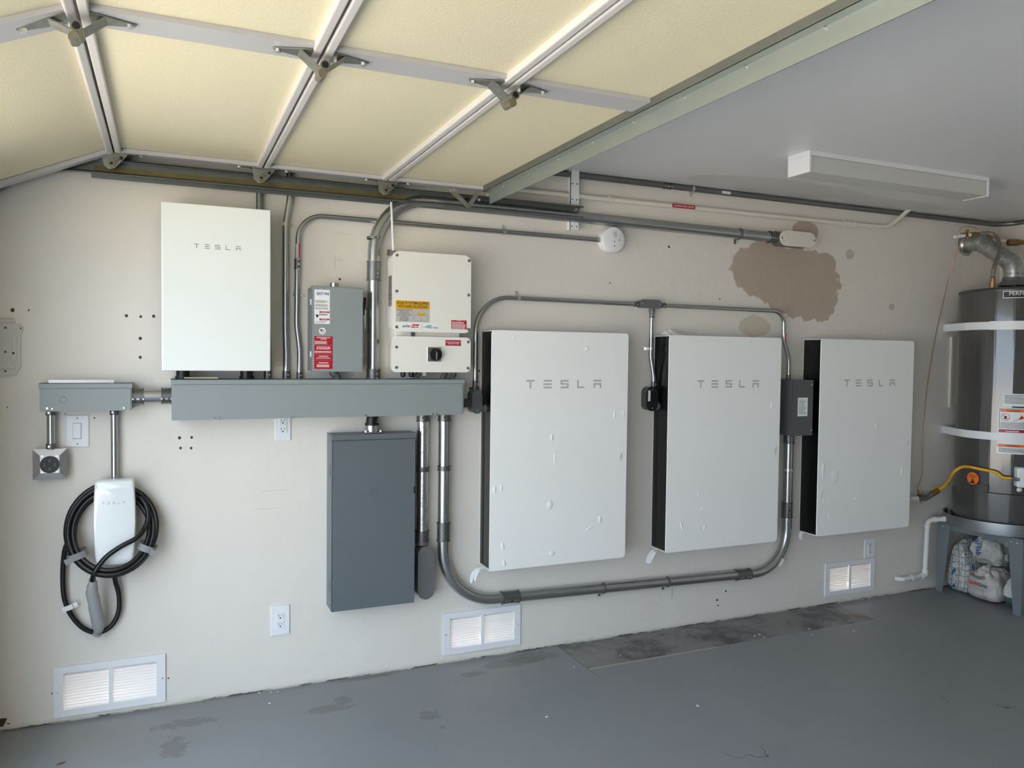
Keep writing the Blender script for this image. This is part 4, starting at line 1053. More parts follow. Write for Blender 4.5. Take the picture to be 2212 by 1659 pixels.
# ================================================================== outlets, switch
OUTP = rrect
def plate(t, x0, x1, z0, z1, m=WPL): return obj('plate', MB().prism(rrect(x0, x1, z0, z1, .003, 3), 0, -.006, bev=.0018), m, t)
def outlet(u0, v0, u1, v1, label, decora=True):
    x0, x1, z0, z1 = prect(u0, v0, u1, v1, .006); xc, zc_ = (x0+x1)/2, (z0+z1)/2
    t = thing('wall_outlet', label, 'outlet', (xc, 0, z0), 'white duplex wall outlets')
    plate(t, x0, x1, z0, z1)
    rc = obj('receptacle', MB().prism(rrect(xc-.0168, xc+.0168, zc_-.0335, zc_+.0335, .003, 3), -.0055, -.0085, bev=.001), WPL, t)
    s_ = MB()
    for k in (-.019, .019):
        s_.box(xc-.0075, xc-.0055, -.0092, -.0084, zc_+k-.001, zc_+k+.008); s_.box(xc+.0055, xc+.0073, -.0092, -.0084, zc_+k, zc_+k+.008); s_.cyl((xc, -.0084, zc_+k-.0075), (xc, -.0092, zc_+k-.0075), .0032, None, 10)
    obj('slot', s_, INK, rc)
    return t
outlet(594, 886, 628, 952, 'white wall outlet partly covered by the long trough')
outlet(585, 1308, 625.5, 1372, 'white wall outlet low on the wall, left of the dark grey panel')
outlet(1868, 1164, 1890, 1205, 'white wall outlet above the farthest vent grille, near the water heater')
x0, x1, z0, z1 = prect(142.2, 897, 191.8, 965.3, .006); xc, zc_ = (x0+x1)/2, (z0+z1)/2
t = thing('light_switch', 'white rocker light switch above the coiled charging cable', 'light switch', (xc, 0, z0))
plate(t, x0, x1, z0, z1)
obj('surround', MB().prism(rrect(xc-.0175, xc+.0155, zc_-.033, zc_+.033, .002, 2), -.0055, -.0068), GLAB, t)
obj('rocker', MB().box(xc-.0165, xc+.0125, -.0105, -.006, zc_-.029, zc_+.031, .0015), WPL, t)
obj('screw', screw_mb(screw_mb(MB(), xc, z0+.012, -.006, .003, .001), xc, z1-.012, -.006, .003, .001), INKG, t)
# range outlet
rd = .055
x0, x1, z0, z1 = prect(70, 970, 145, 1036, rd); xc, zc_ = (x0+x1)/2, (z0+z1)/2
t = thing('range_outlet', 'square stainless plate with a round black high-voltage socket', 'outlet', (xc, 0, z0))
obj('box', MB().box(x0+.006, x1-.006, -rd+.008, -.001, z0+.006, z1-.006), GALVD, t)
mb = MB()
o0 = [(x0, -rd+.008, z0), (x1, -rd+.008, z0), (x1, -rd+.008, z1), (x0, -rd+.008, z1)]
o1 = [(x0, -rd+.006, z0), (x1, -rd+.006, z0), (x1, -rd+.006, z1), (x0, -rd+.006, z1)]; i_ = .026
o2 = [(x0+i_, -rd-.003, z0+i_), (x1-i_, -rd-.003, z0+i_), (x1-i_, -rd-.003, z1-i_), (x0+i_, -rd-.003, z1-i_)]
V = [[mb.b.verts.new(Vector(q)) for q in o] for o in (o0, o1, o2)]
for k in range(2):
    for q in range(4): mb.b.faces.new((V[k][q], V[k][(q+1) % 4], V[k+1][(q+1) % 4], V[k+1][q]))
mb.b.faces.new(V[2]); mb.b.faces.new(V[0][::-1])
pl = obj('plate', mb, STEELP, t)
p = at(107.5, 1003.5, rd+.003)
sk = obj('socket', MB().cyl((p.x, -rd-.002, p.z), (p.x, -rd-.008, p.z), .0335, None, 36), BLACK, t)
m_ = MB().box(p.x-.003, p.x+.003, -rd-.0088, -rd-.0078, p.z+.010, p.z+.020).box(p.x-.019, p.x-.015, -rd-.0088, -rd-.0078, p.z-.008, p.z+.007).box(p.x+.015, p.x+.021, -rd-.0088, -rd-.0078, p.z-.008, p.z+.006).cyl((p.x, -rd-.0078, p.z-.017), (p.x, -rd-.0088, p.z-.017), .005, None, 14)
obj('slot', m_, INKG if False else BLACKG, sk)
for u_, v_ in ((91, 985), (122, 985), (91, 1020), (123, 1019)): q = at(u_, v_, rd); obj('screw', screw_mb(MB(), q.x, q.z, -rd-.001, .004), SCREW, t)

# left edge bracket plate
t = thing('mounting_plate', 'pale ribbed metal mounting plate at the left edge of the wall', 'mounting plate', (-.56, 0, 1.40))
def W(u, v): q = at(u, v, .01); return (q.x, q.z)
poly = [W(-60, 686), W(30, 687), W(33, 698), W(44, 700), W(49, 706), W(49, 715), W(44, 725), W(45, 793), W(35, 809), W(24, 812), W(-60, 812)]
PLT = mat('plate_metal', rgb(204, 198, 190), .45)
pl = obj('plate', MB().prism(poly, -.001, -.008, bev=.0012), PLT, t)
obj('rib', MB().prism([W(26, 727), W(36, 727), W(36, 778), W(26, 778)], -.008, -.013, bev=.0015).prism([W(-60, 784), W(29, 784), W(34, 797), W(-60, 797)], -.008, -.012, bev=.0015).prism([W(-60, 687.5), W(31, 688.5), W(32, 697), W(-60, 697)], -.008, -.012, bev=.0015), PLT, t)
m_ = MB()
for u_, v_, r_ in ((11, 708, .004), (44, 709, .003), (11, 760, .004), (29, 763, .005), (11, 802, .004)): q = at(u_, v_, .013); screw_mb(m_, q.x, q.z, -.008 if u_ != 29 else -.0125, r_, .0012)
obj('hole', m_, INK, t)

# ================================================================== smoke alarm
q = at(1325, 520, .055)
t = thing('smoke_alarm', 'round white smoke alarm on the wall at the end of a thin conduit', 'smoke alarm', (q.x, 0, q.z-.07))
sr = .0665; cx_, cz_ = at(1320, 519, .03).x, at(1320, 519, .03).z
obj('mounting_box', MB().cyl((cx_, -.001, cz_), (cx_, -.034, cz_), sr*.95, None, 40), WPL, t)
obj('housing', MB().lathe((cx_, 0, cz_), [(.001, .034), (sr, .034), (sr, .050), (sr*.95, .060), (sr*.80, .064), (.001, .065)], 48, 'y'), WPL, t)
sv = MB()
for k in range(6): sv.box(cx_-.006, cx_+.012, -.0675, -.065, cz_+.010+k*.005, cz_+.0125+k*.005)
obj('sounder_grille', sv, GLAB, t)
m_ = MB()
for dx, dz, r_ in ((.000, -.012, .0035), (0, -.034, .0035)): m_.cyl((cx_+dx, -.064, cz_+dz), (cx_+dx, -.0655, cz_+dz), r_, None, 10)
m_.lathe((cx_+.030, 0, cz_-.002), [(.003, .0635), (.005, .0652), (.007, .0635)], 16, 'y')
obj('indicator', m_, INKG, t)

# ================================================================== ceiling lamp
lx0, lx1, ly0, ly1, lz0 = 2.654, 3.860, -.853, -.725, 2.378
lz0 = 2.351
t = thing('ceiling_lamp', 'long white box-shaped ceiling light, switched off', 'ceiling light', ((lx0+lx1)/2, (ly0+ly1)/2, lz0))
obj('housing', MB().box(lx0, lx1, ly0-.004, ly1+.004, ZC-.022, ZC-.0005).box(lx0, lx0+.012, ly0-.004, ly1+.004, lz0-.002, ZC-.02, .001).box(lx1-.012, lx1, ly0-.004, ly1+.004, lz0-.002, ZC-.02, .001), WPL, t)
obj('diffuser', MB().box(lx0+.012, lx1-.012, ly0, ly1, lz0, ZC-.022, .004), LENS, t)

# ================================================================== car charger and its cable
t = thing('car_charger', 'white teardrop-shaped car charger with a black cable coiled around it', 'car charger', (-.195, 0, .60))
obj('back_housing', MB().box(-.235, -.155, -.055, -.001, .70, .90, .01), BLACK, t)
def outl(k):
    P = []
    L_ = [(.990, .064), (.984, .069), (.96, .0715), (.90, .0755), (.82, .0780), (.74, .0745), (.68, .070), (.655, .0655), (.645, .058)]
    xc_ = lambda z: -.191-.0035*0
    for z, h in L_: P.append((xc_(z)+h*k*1.0, .82+(z-.82)*k))
    for z, h in L_[::-1]: P.append((xc_(z)-h*k*1.0, .82+(z-.82)*k))
    return P
mb = MB(); lv = [(.90, -.050), (1.0, -.056), (1.0, -.094), (.985, -.101), (.94, -.106), (.80, -.109)]
R_ = [[mb.b.verts.new(Vector((p[0], y, p[1]))) for p in outl(k)] for k, y in lv]; m_n = len(R_[0])
for i in range(len(lv)-1):
    for k in range(m_n):
        f = mb.b.faces.new((R_[i][k], R_[i][(k+1) % m_n], R_[i+1][(k+1) % m_n], R_[i+1][k])); f.smooth = True
mb.b.faces.new(R_[0][::-1]); mb.b.faces.new(R_[-1])
obj('cover', mb, W_GLASS, t)
obj('logo', logo_mb(at(221, 1086, .107).x, at(271, 1086, .107).x, at(245, 1089, .107).z, at(245, 1083.5, .107).z, -.1095), LOGO, t)
cxk, czk = -.197, .785; rc = .0098
pts = []
turns = 5.0; n = 280
for i in range(n+1):
    f = i/n; a = PI*.5+2*PI*turns*f
    lay = [(.172, 0), (.154, 0), (.136, 0), (.163, 1), (.145, 1), (.129, 1)]
    q = f*turns; k = int(min(q, 4.999)); fr = q-k; s_ = fr*fr*(3-2*fr) if fr > .0 else 0
    rr = lay[k][0]+(lay[k+1][0]-lay[k][0])*s_; ll = lay[k][1]+(lay[k+1][1]-lay[k][1])*s_
    rx_, rz_ = rr, rr*1.07
    down = .5-.5*math.sin(a)
    y = -.022-.016*ll-.092*(down**1.6)-.002*k
    y = min(y, -.014)
    pts.append(Vector((cxk+rx_*math.cos(a), y, czk+rz_*math.sin(a))))
obj('cable_coil', MB().sweep(pts, rc, 12), CABLE, t)
tailp = [at(303, 1072, .06), at(316, 1092, .065), at(320, 1118, .08), at(312, 1142, .10), at(295, 1162, .125), at(262, 1180, .135), at(232, 1201, .14), at(212, 1224, .145), at(203, 1240, .145), at(199, 1256, .12)]
obj('connector_lead', MB().sweep(smooth(tailp, 8), rc, 14), CABLE, t)
hl = [at(150, 1165, .055), at(141, 1185, .045), at(137, 1215, .035), at(136, 1255, .03), at(140, 1295, .028), at(155, 1330, .028), at(182, 1358, .028), at(213, 1366, .028), at(240, 1352, .028), at(256, 1322, .028), at(257, 1285, .03), at(250, 1258, .04), at(246, 1236, .06)]
obj('hanging_loop', MB().sweep(smooth(hl, 8), rc, 14), CABLE, t)
cp = [at(199, 1250, .12), at(200, 1262, .115), at(199, 1280, .105), at(203, 1300, .095), at(208, 1325, .085), at(213, 1350, .07), at(212, 1362, .06), at(210, 1370, .052)]
rr_ = [.010, .0175, .022, .0235, .0235, .0235, .017, .003]
wp = MB().sweep(smooth(cp, 6), [rr_[min(int(i/6), 6)]*(1-(i % 6)/6)+rr_[min(int(i/6)+1, 7)]*((i % 6)/6) for i in range(6*7+1)], 16)
for v in wp.b.verts: v.co += Vector((noise.noise(v.co*60), 0, noise.noise(v.co*55+Vector((9, 2, 1)))))*.0035
obj('wrapped_connector', wp, WRAP, t, 'charging connector wrapped in grey plastic')
for (u_, v_, a_) in ((168, 1197, .32), (318, 1181, -.42)):
    q = at(u_, v_, .09); ax = Vector((math.cos(a_), 0, math.sin(a_))); az = Vector((-math.sin(a_), 0, math.cos(a_)))
    b2_ = MB(); ring_ = []; yc_ = -.080; q = at(u_, v_, .08)
    for k in range(29):
        a = 2*PI*k/28; e1_ = math.copysign(abs(math.cos(a))**.7, math.cos(a)); e2_ = math.copysign(abs(math.sin(a))**.7, math.sin(a))
        c = Vector((q.x, yc_, q.z))+ax*.036*e1_+Vector((0, .048*e2_, 0)); ring_.append((b2_.b.verts.new(c-az*.013), b2_.b.verts.new(c+az*.013)))
    for k in range(28): b2_.b.faces.new((ring_[k][0], ring_[k+1][0], ring_[k+1][1], ring_[k][1])).smooth = True
    b2_.obox(Vector((q.x, yc_-.046, q.z))+ax*.03*(-1 if u_ < 200 else 1)-az*.006, ax, (0, 1, 0), az, .030, .001, .022)
    obj('tie_wrap', b2_, TAPE, t)
q = at(149, 1312, .028)
tg = obj('cable_tag', MB().obox((q.x-.004, -.04, q.z+.0), (.95, 0, .3), (0, 1, 0), (-.3, 0, .95), .038, .001, .020).obox((q.x+.022, -.032, q.z+.008), (.95, 0, .3), (0, 1, 0), (-.3, 0, .95), .018, .001, .020), WLAB, t)

# ================================================================== water heater
HX, HY, HR = 4.86, -.32, .29; HT, HB = 1.950, .487
def cyl_hit(u, v, r):
    d = ray(u, v); o = CAM-Vector((HX, HY, 0)); a = d.x*d.x+d.y*d.y; b = 2*(o.x*d.x+o.y*d.y); c = o.x*o.x+o.y*o.y-r*r
    D = b*b-4*a*c
    t_ = (-b-math.sqrt(max(D, 0)))/(2*a); p = CAM+d*t_
    an_ = math.atan2(p.y-HY, p.x-HX)
    if an_ > 0: an_ -= 2*PI
    return an_, p.z, p
def cp_(ang, r, z): return Vector((HX+r*math.cos(ang), HY+r*math.sin(ang), z))
h = thing('water_heater', 'tall dark grey tank water heater standing on a raised stand in the corner', 'water heater', (HX, HY, HB))
obj('tank', MB().lathe((HX, HY, 0), [(HR-.01, HB+.0), (HR, HB+.006), (HR, HT-.012), (HR-.0005, HT-.012)], 72), TANK, h)
obj('top', MB().lathe((HX, HY, 0), [(HR+.002, HT-.020), (HR+.003, HT-.012), (HR-.004, HT-.002), (HR-.03, HT+.004), (.001, HT+.010)], 72), TANKT, h)
def curved(par, name, a0, a1, z0, z1, m, off=.001, seg=14, label=None, th=.001):
    mb = MB(); A = []
    for i in range(seg+1):
        a = a0+(a1-a0)*i/seg
        A.append([mb.b.verts.new(cp_(a, HR+off, z0)), mb.b.verts.new(cp_(a, HR+off, z1)), mb.b.verts.new(cp_(a, HR+off-th, z1)), mb.b.verts.new(cp_(a, HR+off-th, z0))])
    for i in range(seg):
        for k in range(4):
            f = mb.b.faces.new((A[i][k], A[i][(k+1) % 4], A[i+1][(k+1) % 4], A[i+1][k]))
    mb.b.faces.new(A[0]); mb.b.faces.new(A[-1][::-1])
    return obj(name, mb, m, par, label)
def wrapm(a_mid, zmid, off):      # s (along arc), z -> point
    return lambda s_, z_: cp_(a_mid+s_/HR, HR+off, z_)
def ctext(par, s, a_mid, z, wd_, ht_, m, off=.002, **k):
    mb = text_mb(s, 0, z, wd_, ht_, 0, remap=wrapm(a_mid, z, off), **k); return obj('lettering', mb, m, par)
aL = lambda u, v: cyl_hit(u, v, HR)[0]
zL = lambda u, v: cyl_hit(u, v, HR)[1]
# angle grows to the right in the picture
# badge
a0, z1 = aL(2167, 630), zL(2167, 629); z0 = zL(2167, 640)
mm = a0+.62
bd = curved(h, 'badge', a0, a0+1.2, z0-.012, z1, WLAB, .0012); bd2 = curved(h, 'badge', a0+.012, a0+1.19, z0-.008, z1-.004, INK, .0018)
ctext(bd2, 'PERFORMANCE', a0+.11+.38, (z0+z1)/2-.001, .22, .021, WLAB, .003)
# paper labels
def lab(u0, v0, v1, wa, name='label_sticker', m=WLAB, off=.0012, lbl=None):
    a = aL(u0, (v0+v1)/2); return a, a+wa, zL(u0, v1), zL(u0, v0)
def clines(par, a0, a1, z0, z1, n, m=INK, off=.0022, rag=.2, fill=.42):
    mb = MB(); p_ = (z1-z0)/n
    for i in range(n):
        z = z0+p_*(i+.5); e_ = a1-(a1-a0)*rag*random.random(); a = a0
        while a < e_-.002:
            w_ = min(e_-a, random.uniform(.012, .04)); b_2 = a+w_*.85
            mb.quad(cp_(a, HR+off, z-p_*fill/2), cp_(b_2, HR+off, z-p_*fill/2), cp_(b_2, HR+off, z+p_*fill/2), cp_(a, HR+off, z+p_*fill/2)); a += w_
    return obj('print', mb, m, par)
a0, a1, z0, z1 = lab(2166, 850, 877, .55); s_ = curved(h, 'label_sticker', a0, a1, z0, z1, WLAB, .0012, label='pale rating label'); clines(s_, a0+.03, a1-.05, z0+.014, z1-.006, 8)
a0, a1, z0, z1 = lab(2154, 880, 979, .75); s_ = curved(h, 'label_sticker', a0, a1, z0, z1, WLAB, .0012, label='large white warning label'); H_ = z1-z0
fz = lambda f: z1-H_*f
clb = curved(s_, 'print', a0+.03, a1-.02, fz(.44), fz(.02), INK, .0017); curved(s_, 'print', a0+.04, a1-.03, fz(.43), fz(.03), WLAB, .0022)
curved(s_, 'print', a0+.05, a1-.04, fz(.09), fz(.035), ORANGE, .0026); ctext(s_, 'WARNING', a0+.27, fz(.062), .07, .010, INK, .0032, bold=.02)
curved(s_, 'print', a0+.03, a1-.02, fz(.72), fz(.47), INK, .0017); curved(s_, 'print', a0+.04, a1-.03, fz(.71), fz(.52), WLAB, .0022); curved(s_, 'print', a0+.04, a1-.03, fz(.535), fz(.48), RED, .0026)
ctext(s_, 'DANGER', a0+.27, fz(.508), .07, .009, INKW, .0032, bold=.02); clines(s_, a0+.05, a1-.05, fz(.66), fz(.55), 4, off=.003)
curved(s_, 'print', a0+.02, a1-.02, fz(.85), fz(.79), ORANGE, .0022); ctext(s_, 'WARNING', a0+.27, fz(.82), .07, .009, INK, .0030, bold=.02)
clines(s_, a0+.04, a1-.05, fz(.97), fz(.87), 4, off=.0024); clines(s_, a0+.06, a1-.05, fz(.42), fz(.31), 5, off=.003)
mb = MB(); ac, zc_ = a0+.14, fz(.2); 
ring_ = [cp_(ac+.021*math.cos(2*PI*k/28)/HR, HR+.0035, zc_+.021*math.sin(2*PI*k/28)) for k in range(29)]; mb.sweep(ring_, .0013, 6)
mb.sweep([cp_(ac-.015/HR, HR+.0035, zc_+.015), cp_(ac+.015/HR, HR+.0035, zc_-.015)], .0012, 6); obj('print', mb, REDI, s_)
obj('print', MB().obox(cp_(ac, HR+.003, zc_-.003), (math.sin(ac), -math.cos(ac), 0), (math.cos(ac), math.sin(ac), 0), (0, 0, 1), .014, .001, .018), INK, s_)
mb = MB(); pts_ = [(0, 0), (.03, .012), (.045, .035), (.055, .02), (.065, .04), (.08, .02), (.1, .03), (.1, 0)]
mb.b.faces.new([mb.b.verts.new(cp_(ac+.13+s1/HR, HR+.0032, fz(.28)+z_)) for s1, z_ in pts_]); obj('print', mb, RED, s_)
# orange round sticker
a_, z_, _p = cyl_hit(2104, 1033, HR)
mb = MB(); mb.b.faces.new([mb.b.verts.new(cp_(a_+.038*math.cos(2*PI*k/32)/HR, HR+.012, z_+.038*math.sin(2*PI*k/32))) for k in range(32)])
# lower jacket shroud: outer door ring, access cover
zsh = zL(2075, 1040)
sh = obj('lower_shroud', MB().lathe((HX, HY, 0), [(HR+.001, HB+.004), (HR+.009, HB+.006), (HR+.009, zL(2075, 1040)), (HR+.001, zL(2075, 1036))], 50, 'z', aL(2056, 1080)-.25, aL(2135, 1080)), TANK, h)
o = obj('label_sticker', mb, ORANGE, h, 'round orange sticker')
mb = text_mb('DO NOT BLOCK', 0, z_+.018, .05, .006, 0, remap=lambda s1, z2: cp_(a_+s1/HR, HR+.0128, z2), bold=.02); obj('lettering', mb, INK, o)
clines(o, a_-.07, a_+.07, z_+.003, z_+.013, 2, off=.0128)
mb = MB(); mb.b.faces.new([mb.b.verts.new(cp_(a_+s1/HR, HR+.0128, z_+z2)) for s1, z2 in ((-.014, -.03), (.014, -.03), (.014, -.02), (.003, -.018), (.009, -.006), (-.009, -.006), (-.003, -.018), (-.014, -.02))]); obj('print', mb, INK, o)
# perforated air intake
mb = MB()
a0, a1 = aL(2060, 1070), aL(2108, 1080); z0, z1 = zL(2108, 1097)-.0, zL(2075, 1052)
for i in range(22):
    for k in range(16):
        if k > 3+i*.9 and False: continue
        a = a0+(a1-a0)*(i+.5*(k % 2))/22; z = z0+(z1-z0)*k/16
        q0 = cp_(a, HR+.0095, z); tg_ = Vector((-math.sin(a), math.cos(a), 0))
        mb.quad(q0-tg_*.0016-Vector((0, 0, .0016)), q0+tg_*.0016-Vector((0, 0, .0016)), q0+tg_*.0016+Vector((0, 0, .0016)), q0-tg_*.0016+Vector((0, 0, .0016)))
obj('air_intake', mb, BLACK, h)
ac0, ac1 = aL(2122, 1100), aL(2122, 1100)+.9
obj('access_cover', MB().lathe((HX, HY, 0), [(HR, HB+.02), (HR+.014, HB+.022), (HR+.014, zL(2150, 1066)), (HR, zL(2150, 1066)+.004)], 24, 'z', ac0, ac1), TANK, h)
# draft hood
hp = atz(2180, 605, HT+.03); hxx, hyy = HX-.0, HY
hx_, hy_ = at(2181, 600, .32).x, -.32
hx_ = 4.865
hood = obj('draft_hood', MB().lathe((hx_, hy_, 0), [(.085, HT+.030), (.086, HT+.036), (.06, HT+.065), (.058, HT+.082), (.054, HT+.082)], 40), CAST, h)
m_ = MB()
for k in range(4): a = PI/4+PI/2*k; m_.box(hx_+.072*math.cos(a)-.004, hx_+.072*math.cos(a)+.004, hy_+.072*math.sin(a)-.004, hy_+.072*math.sin(a)+.004, HT+.006, HT+.034)
obj('hood_leg', m_, CAST, hood)
# gas control
a_, z_, p = cyl_hit(2205, 1031, HR+.03)
gcv = obj('gas_control', MB().obox(p+Vector((.015, -.0, 0)), Vector((math.sin(-a_), math.cos(a_), 0)).normalized(), Vector((math.cos(a_), math.sin(a_), 0)), (0, 0, 1), .075, .075, .118), WPL, h)
mo_ = gcv.modifiers.new('bevel', 'BEVEL'); mo_.width = .010; mo_.segments = 3
a_, z_, p = cyl_hit(2202, 1058, HR+.03); obj('igniter_knob', MB().ball(p, .02, .012, .014), WPL, h)

# vent pipe
vp = [Vector((hx_, hy_, HT+.078)), Vector((hx_, hy_, HT+.17)), Vector((4.80, -.20, HT+.235)), Vector((4.805, -.13, HT+.27)), Vector((4.80, .0, HT+.29))]
vp[-1] = Vector((at(2086, 530, .0).x, 0.0, at(2086, 528, 0).z)); vp[-2] = vp[-1]+Vector((.01, -.09, .003)); 
vp = [vp[0], vp[1], vp[-2], vp[-1]]
vt = thing('vent_pipe', 'galvanised elbowed flue pipe from the heater top into the wall', 'flue pipe', vp[0])
vr = .052
fl = fillet(vp, [.10, .07], 5)
rl = []
mb = MB().sweep(fl, vr, 28); obj('duct', mb, DUCT, vt)
m_ = MB()
for i in range(1, len(fl)-1):
    d = (fl[i+1]-fl[i-1]).normalized(); m_.cyl(fl[i]-d*.003, fl[i]+d*.003, vr+.0028, None, 28)
for f in (.25, .3, .55, .6): 
    q = fl[6]+(fl[7]-fl[6])*f if len(fl) > 7 else fl[3]; d = (fl[7]-fl[6]).normalized(); m_.cyl(q-d*.002, q+d*.002, vr+.0022, None, 28)
q = fl[0]; m_.cyl(q+Vector((0, 0, .012)), q+Vector((0, 0, .018)), vr+.003, None, 28); m_.cyl(q+Vector((0, 0, .036)), q+Vector((0, 0, .040)), vr+.003, None, 28)
obj('seam_ring', m_, DUCT, vt)
m_ = MB()
for k in (-2.1, -1.4, -2.8): a = k; c = fl[0]+Vector((math.cos(a)*vr, math.sin(a)*vr, .026)); hexbolt(m_, c, (math.cos(a), math.sin(a), 0), .005, .004)
obj('screw', m_, FIT, vt)
e_ = vp[-1]; obj('wall_flange', MB().lathe((e_.x, -.001, e_.z), [(.054, .0), (.078, .0), (.078, .002), (.062, .006), (.054, .02)], 36, 'y'), DUCT, vt)

# supply pipes and hose
pA_, pB_ = at(2062, 512, .10), at(2118, 504, .16)
wp_ = thing('supply_pipe', 'white water supply stub with a braided hose curving down to the heater', 'water pipe', pA_)
wp_['label'] = 'white supply pipe stub with brown fittings above the flue pipe'
obj('pipe', MB().cyl(Vector((pA_.x, pA_.y, pA_.z)), at(2098, 507, .13), .011, None, 18), WPL, wp_)
obj('valve', MB().cyl(at(2097, 507, .13), at(2108, 506, .14), .014, None, 10).cyl(at(2108, 506, .14), at(2114, 506, .145), .011, None, 16), BRASSV, wp_)
cpn = at(2085, 508, .12); obj('ground_clamp', MB().obox(cpn, (1, 0, .1), (0, 1, 0), (-.1, 0, 1), .014, .034, .030).cyl(cpn+Vector((-.008, -.01, .016)), cpn+Vector((-.008, -.01, .032)), .005).cyl(cpn+Vector((.008, -.01, .014)), cpn+Vector((.010, -.01, .034)), .006).cyl(cpn+Vector((-.004, -.02, -.014)), cpn+Vector((-.004, -.02, -.026)), .005), BRASSV, wp_)
hs = smooth([at(2114, 506, .145), at(2126, 504, .16), at(2140, 505, .18), at(2153, 513, .22), at(2159, 530, .27), at(2158, 548, .32), at(2152, 565, .36), at(2147, 580, .39), at(2145, 600, .40)], 7)
botp = hs[-1]; 
ht_ = thing('braided_hose', 'braided steel hose looping over the flue pipe down to the heater top', 'hose', (botp.x, botp.y, HT))
hb_ = N('braid'); hb_.b.inputs['Base Color'].default_value = (.30, .27, .23, 1); hb_.b.inputs['Metallic'].default_value = .7; hb_.b.inputs['Roughness'].default_value = .4; hb_.bump(hb_.noise(320, 2), .8, .003)
obj('hose', MB().sweep(hs, .0135, 16), hb_.m, ht_)
obj('end_fitting', MB().cyl(botp, (botp.x, botp.y, HT+.035), .0145, None, 18).cyl((botp.x, botp.y, HT+.036), (botp.x, botp.y, HT+.0), .0165, None, 8), BRASSV, ht_)
pr0, pr1 = at(2142, 520, .05), at(2178, 512, .05)
rw_ = thing('supply_pipe', 'white pipe with dark brown fitting running off past the right edge', 'water pipe', pr0)
obj('pipe', MB().cyl((pr0.x, -.06, pr0.z), (XR-.0, -.22, 2.285), .0105, None, 18), WPL, rw_)
q0, q1 = at(2178, 512, .2), at(2215, 508, .26)
obj('fitting', MB().cyl((5.04, -.16, 2.283), (5.10, -.19, 2.284), .021, None, 10).cyl((5.10, -.19, 2.284), (5.199, -.24, 2.286), .014, None, 14), BRASSV, rw_)
q = at(2136, 512, .09); obj('elbow', MB().cyl(q+Vector((-.02, 0, .012)), q+Vector((.02, 0, -.012)), .016, None, 12), BRASSV, rw_)
# bonding wire
wr = smooth([at(2090, 500, .13), at(2078, 506, .12), at(2074, 500, .12), at(2077, 492, .12), at(2092, 489, .13), at(2108, 493, .14), at(2120, 502, .16)], 8)
wire = thing('bonding_wire', 'thin copper wire dropping from the supply pipe clamp to the gas valve', 'wire', at(1982, 1062, .03))
obj('wire_loop', MB().sweep(wr, .0018, 6), COPPER, wire)
wr = smooth([at(2083, 516, .12), at(2070, 540, .08), at(2058, 570, .04), at(2044, 625, .015), at(2020, 730, .012), at(2005, 820, .012), at(1996, 900, .012), at(1993, 960, .015), at(1992, 1015, .015), at(1988, 1038, .02), at(1981, 1052, .03), at(1982, 1064, .04)], 8)
obj('wire_drop', MB().sweep(wr, .0021, 6), COPPER, wire)
# gas line
gl = thing('gas_line', 'yellow flexible gas line with brass shut-off valve feeding the water heater', 'gas line', at(1975, 1078, .02))
g_a, g_b = at(1965, 1078, .06), at(1992, 1075, .075)
obj('stub', MB().cyl(g_a, at(1984, 1077, .07), .0165, None, 16), PIPEP, gl)
obj('elbow', MB().sweep(smooth([at(1982, 1077, .07), at(1996, 1076, .08), at(2006, 1073, .085), at(2013, 1067, .09)], 5), .0155, 14).cyl(at(1996, 1076, .08), at(1999, 1076, .08), .02), CAST, gl)
obj('clamp', MB().obox(at(1989, 1074, .07), (1, 0, 0), (0, 1, 0), (0, 0, 1), .016, .04, .04).cyl(at(1984, 1066, .09), at(1984, 1060, .09), .006).cyl(at(1994, 1066, .09), at(1994, 1062, .09), .007).cyl(at(1990, 1080, .09), at(1990, 1087, .09), .004), BRASSV, gl)
obj('valve', MB().cyl(at(2012, 1068, .09), at(2026, 1059, .10), .019, None, 10), BRASSV, gl)
obj('valve_lever', MB().cyl(at(2014, 1056, .12), at(2031, 1051, .12), .005, None, 8), YELLOW, gl)
P_ = [at(2027, 1059, .10), at(2040, 1050, .14), at(2050, 1038, .20), at(2062, 1019, .28)]
for u_, v_, off in ((2078, 1009, .10), (2096, 1009, .05), (2120, 1014, .025), (2150, 1020, .02), (2166, 1031, .03), (2186, 1034, .045)):
    P_.append(cyl_hit(u_, v_, HR+off)[2])
obj('flex_line', MB().sweep(smooth(P_, 8), .0092, 14), YELLOW, gl)
m_ = MB(); sp_ = smooth(P_, 24)
obj('end_fitting', MB().cyl(P_[-1], P_[-1]+(P_[-1]-P_[-2]).normalized()*.02, .012, None, 6).cyl(P_[-1]+(P_[-1]-P_[-2]).normalized()*.02, P_[-1]+(P_[-1]-P_[-2]).normalized()*.04, .010, None, 12), CAST, gl)

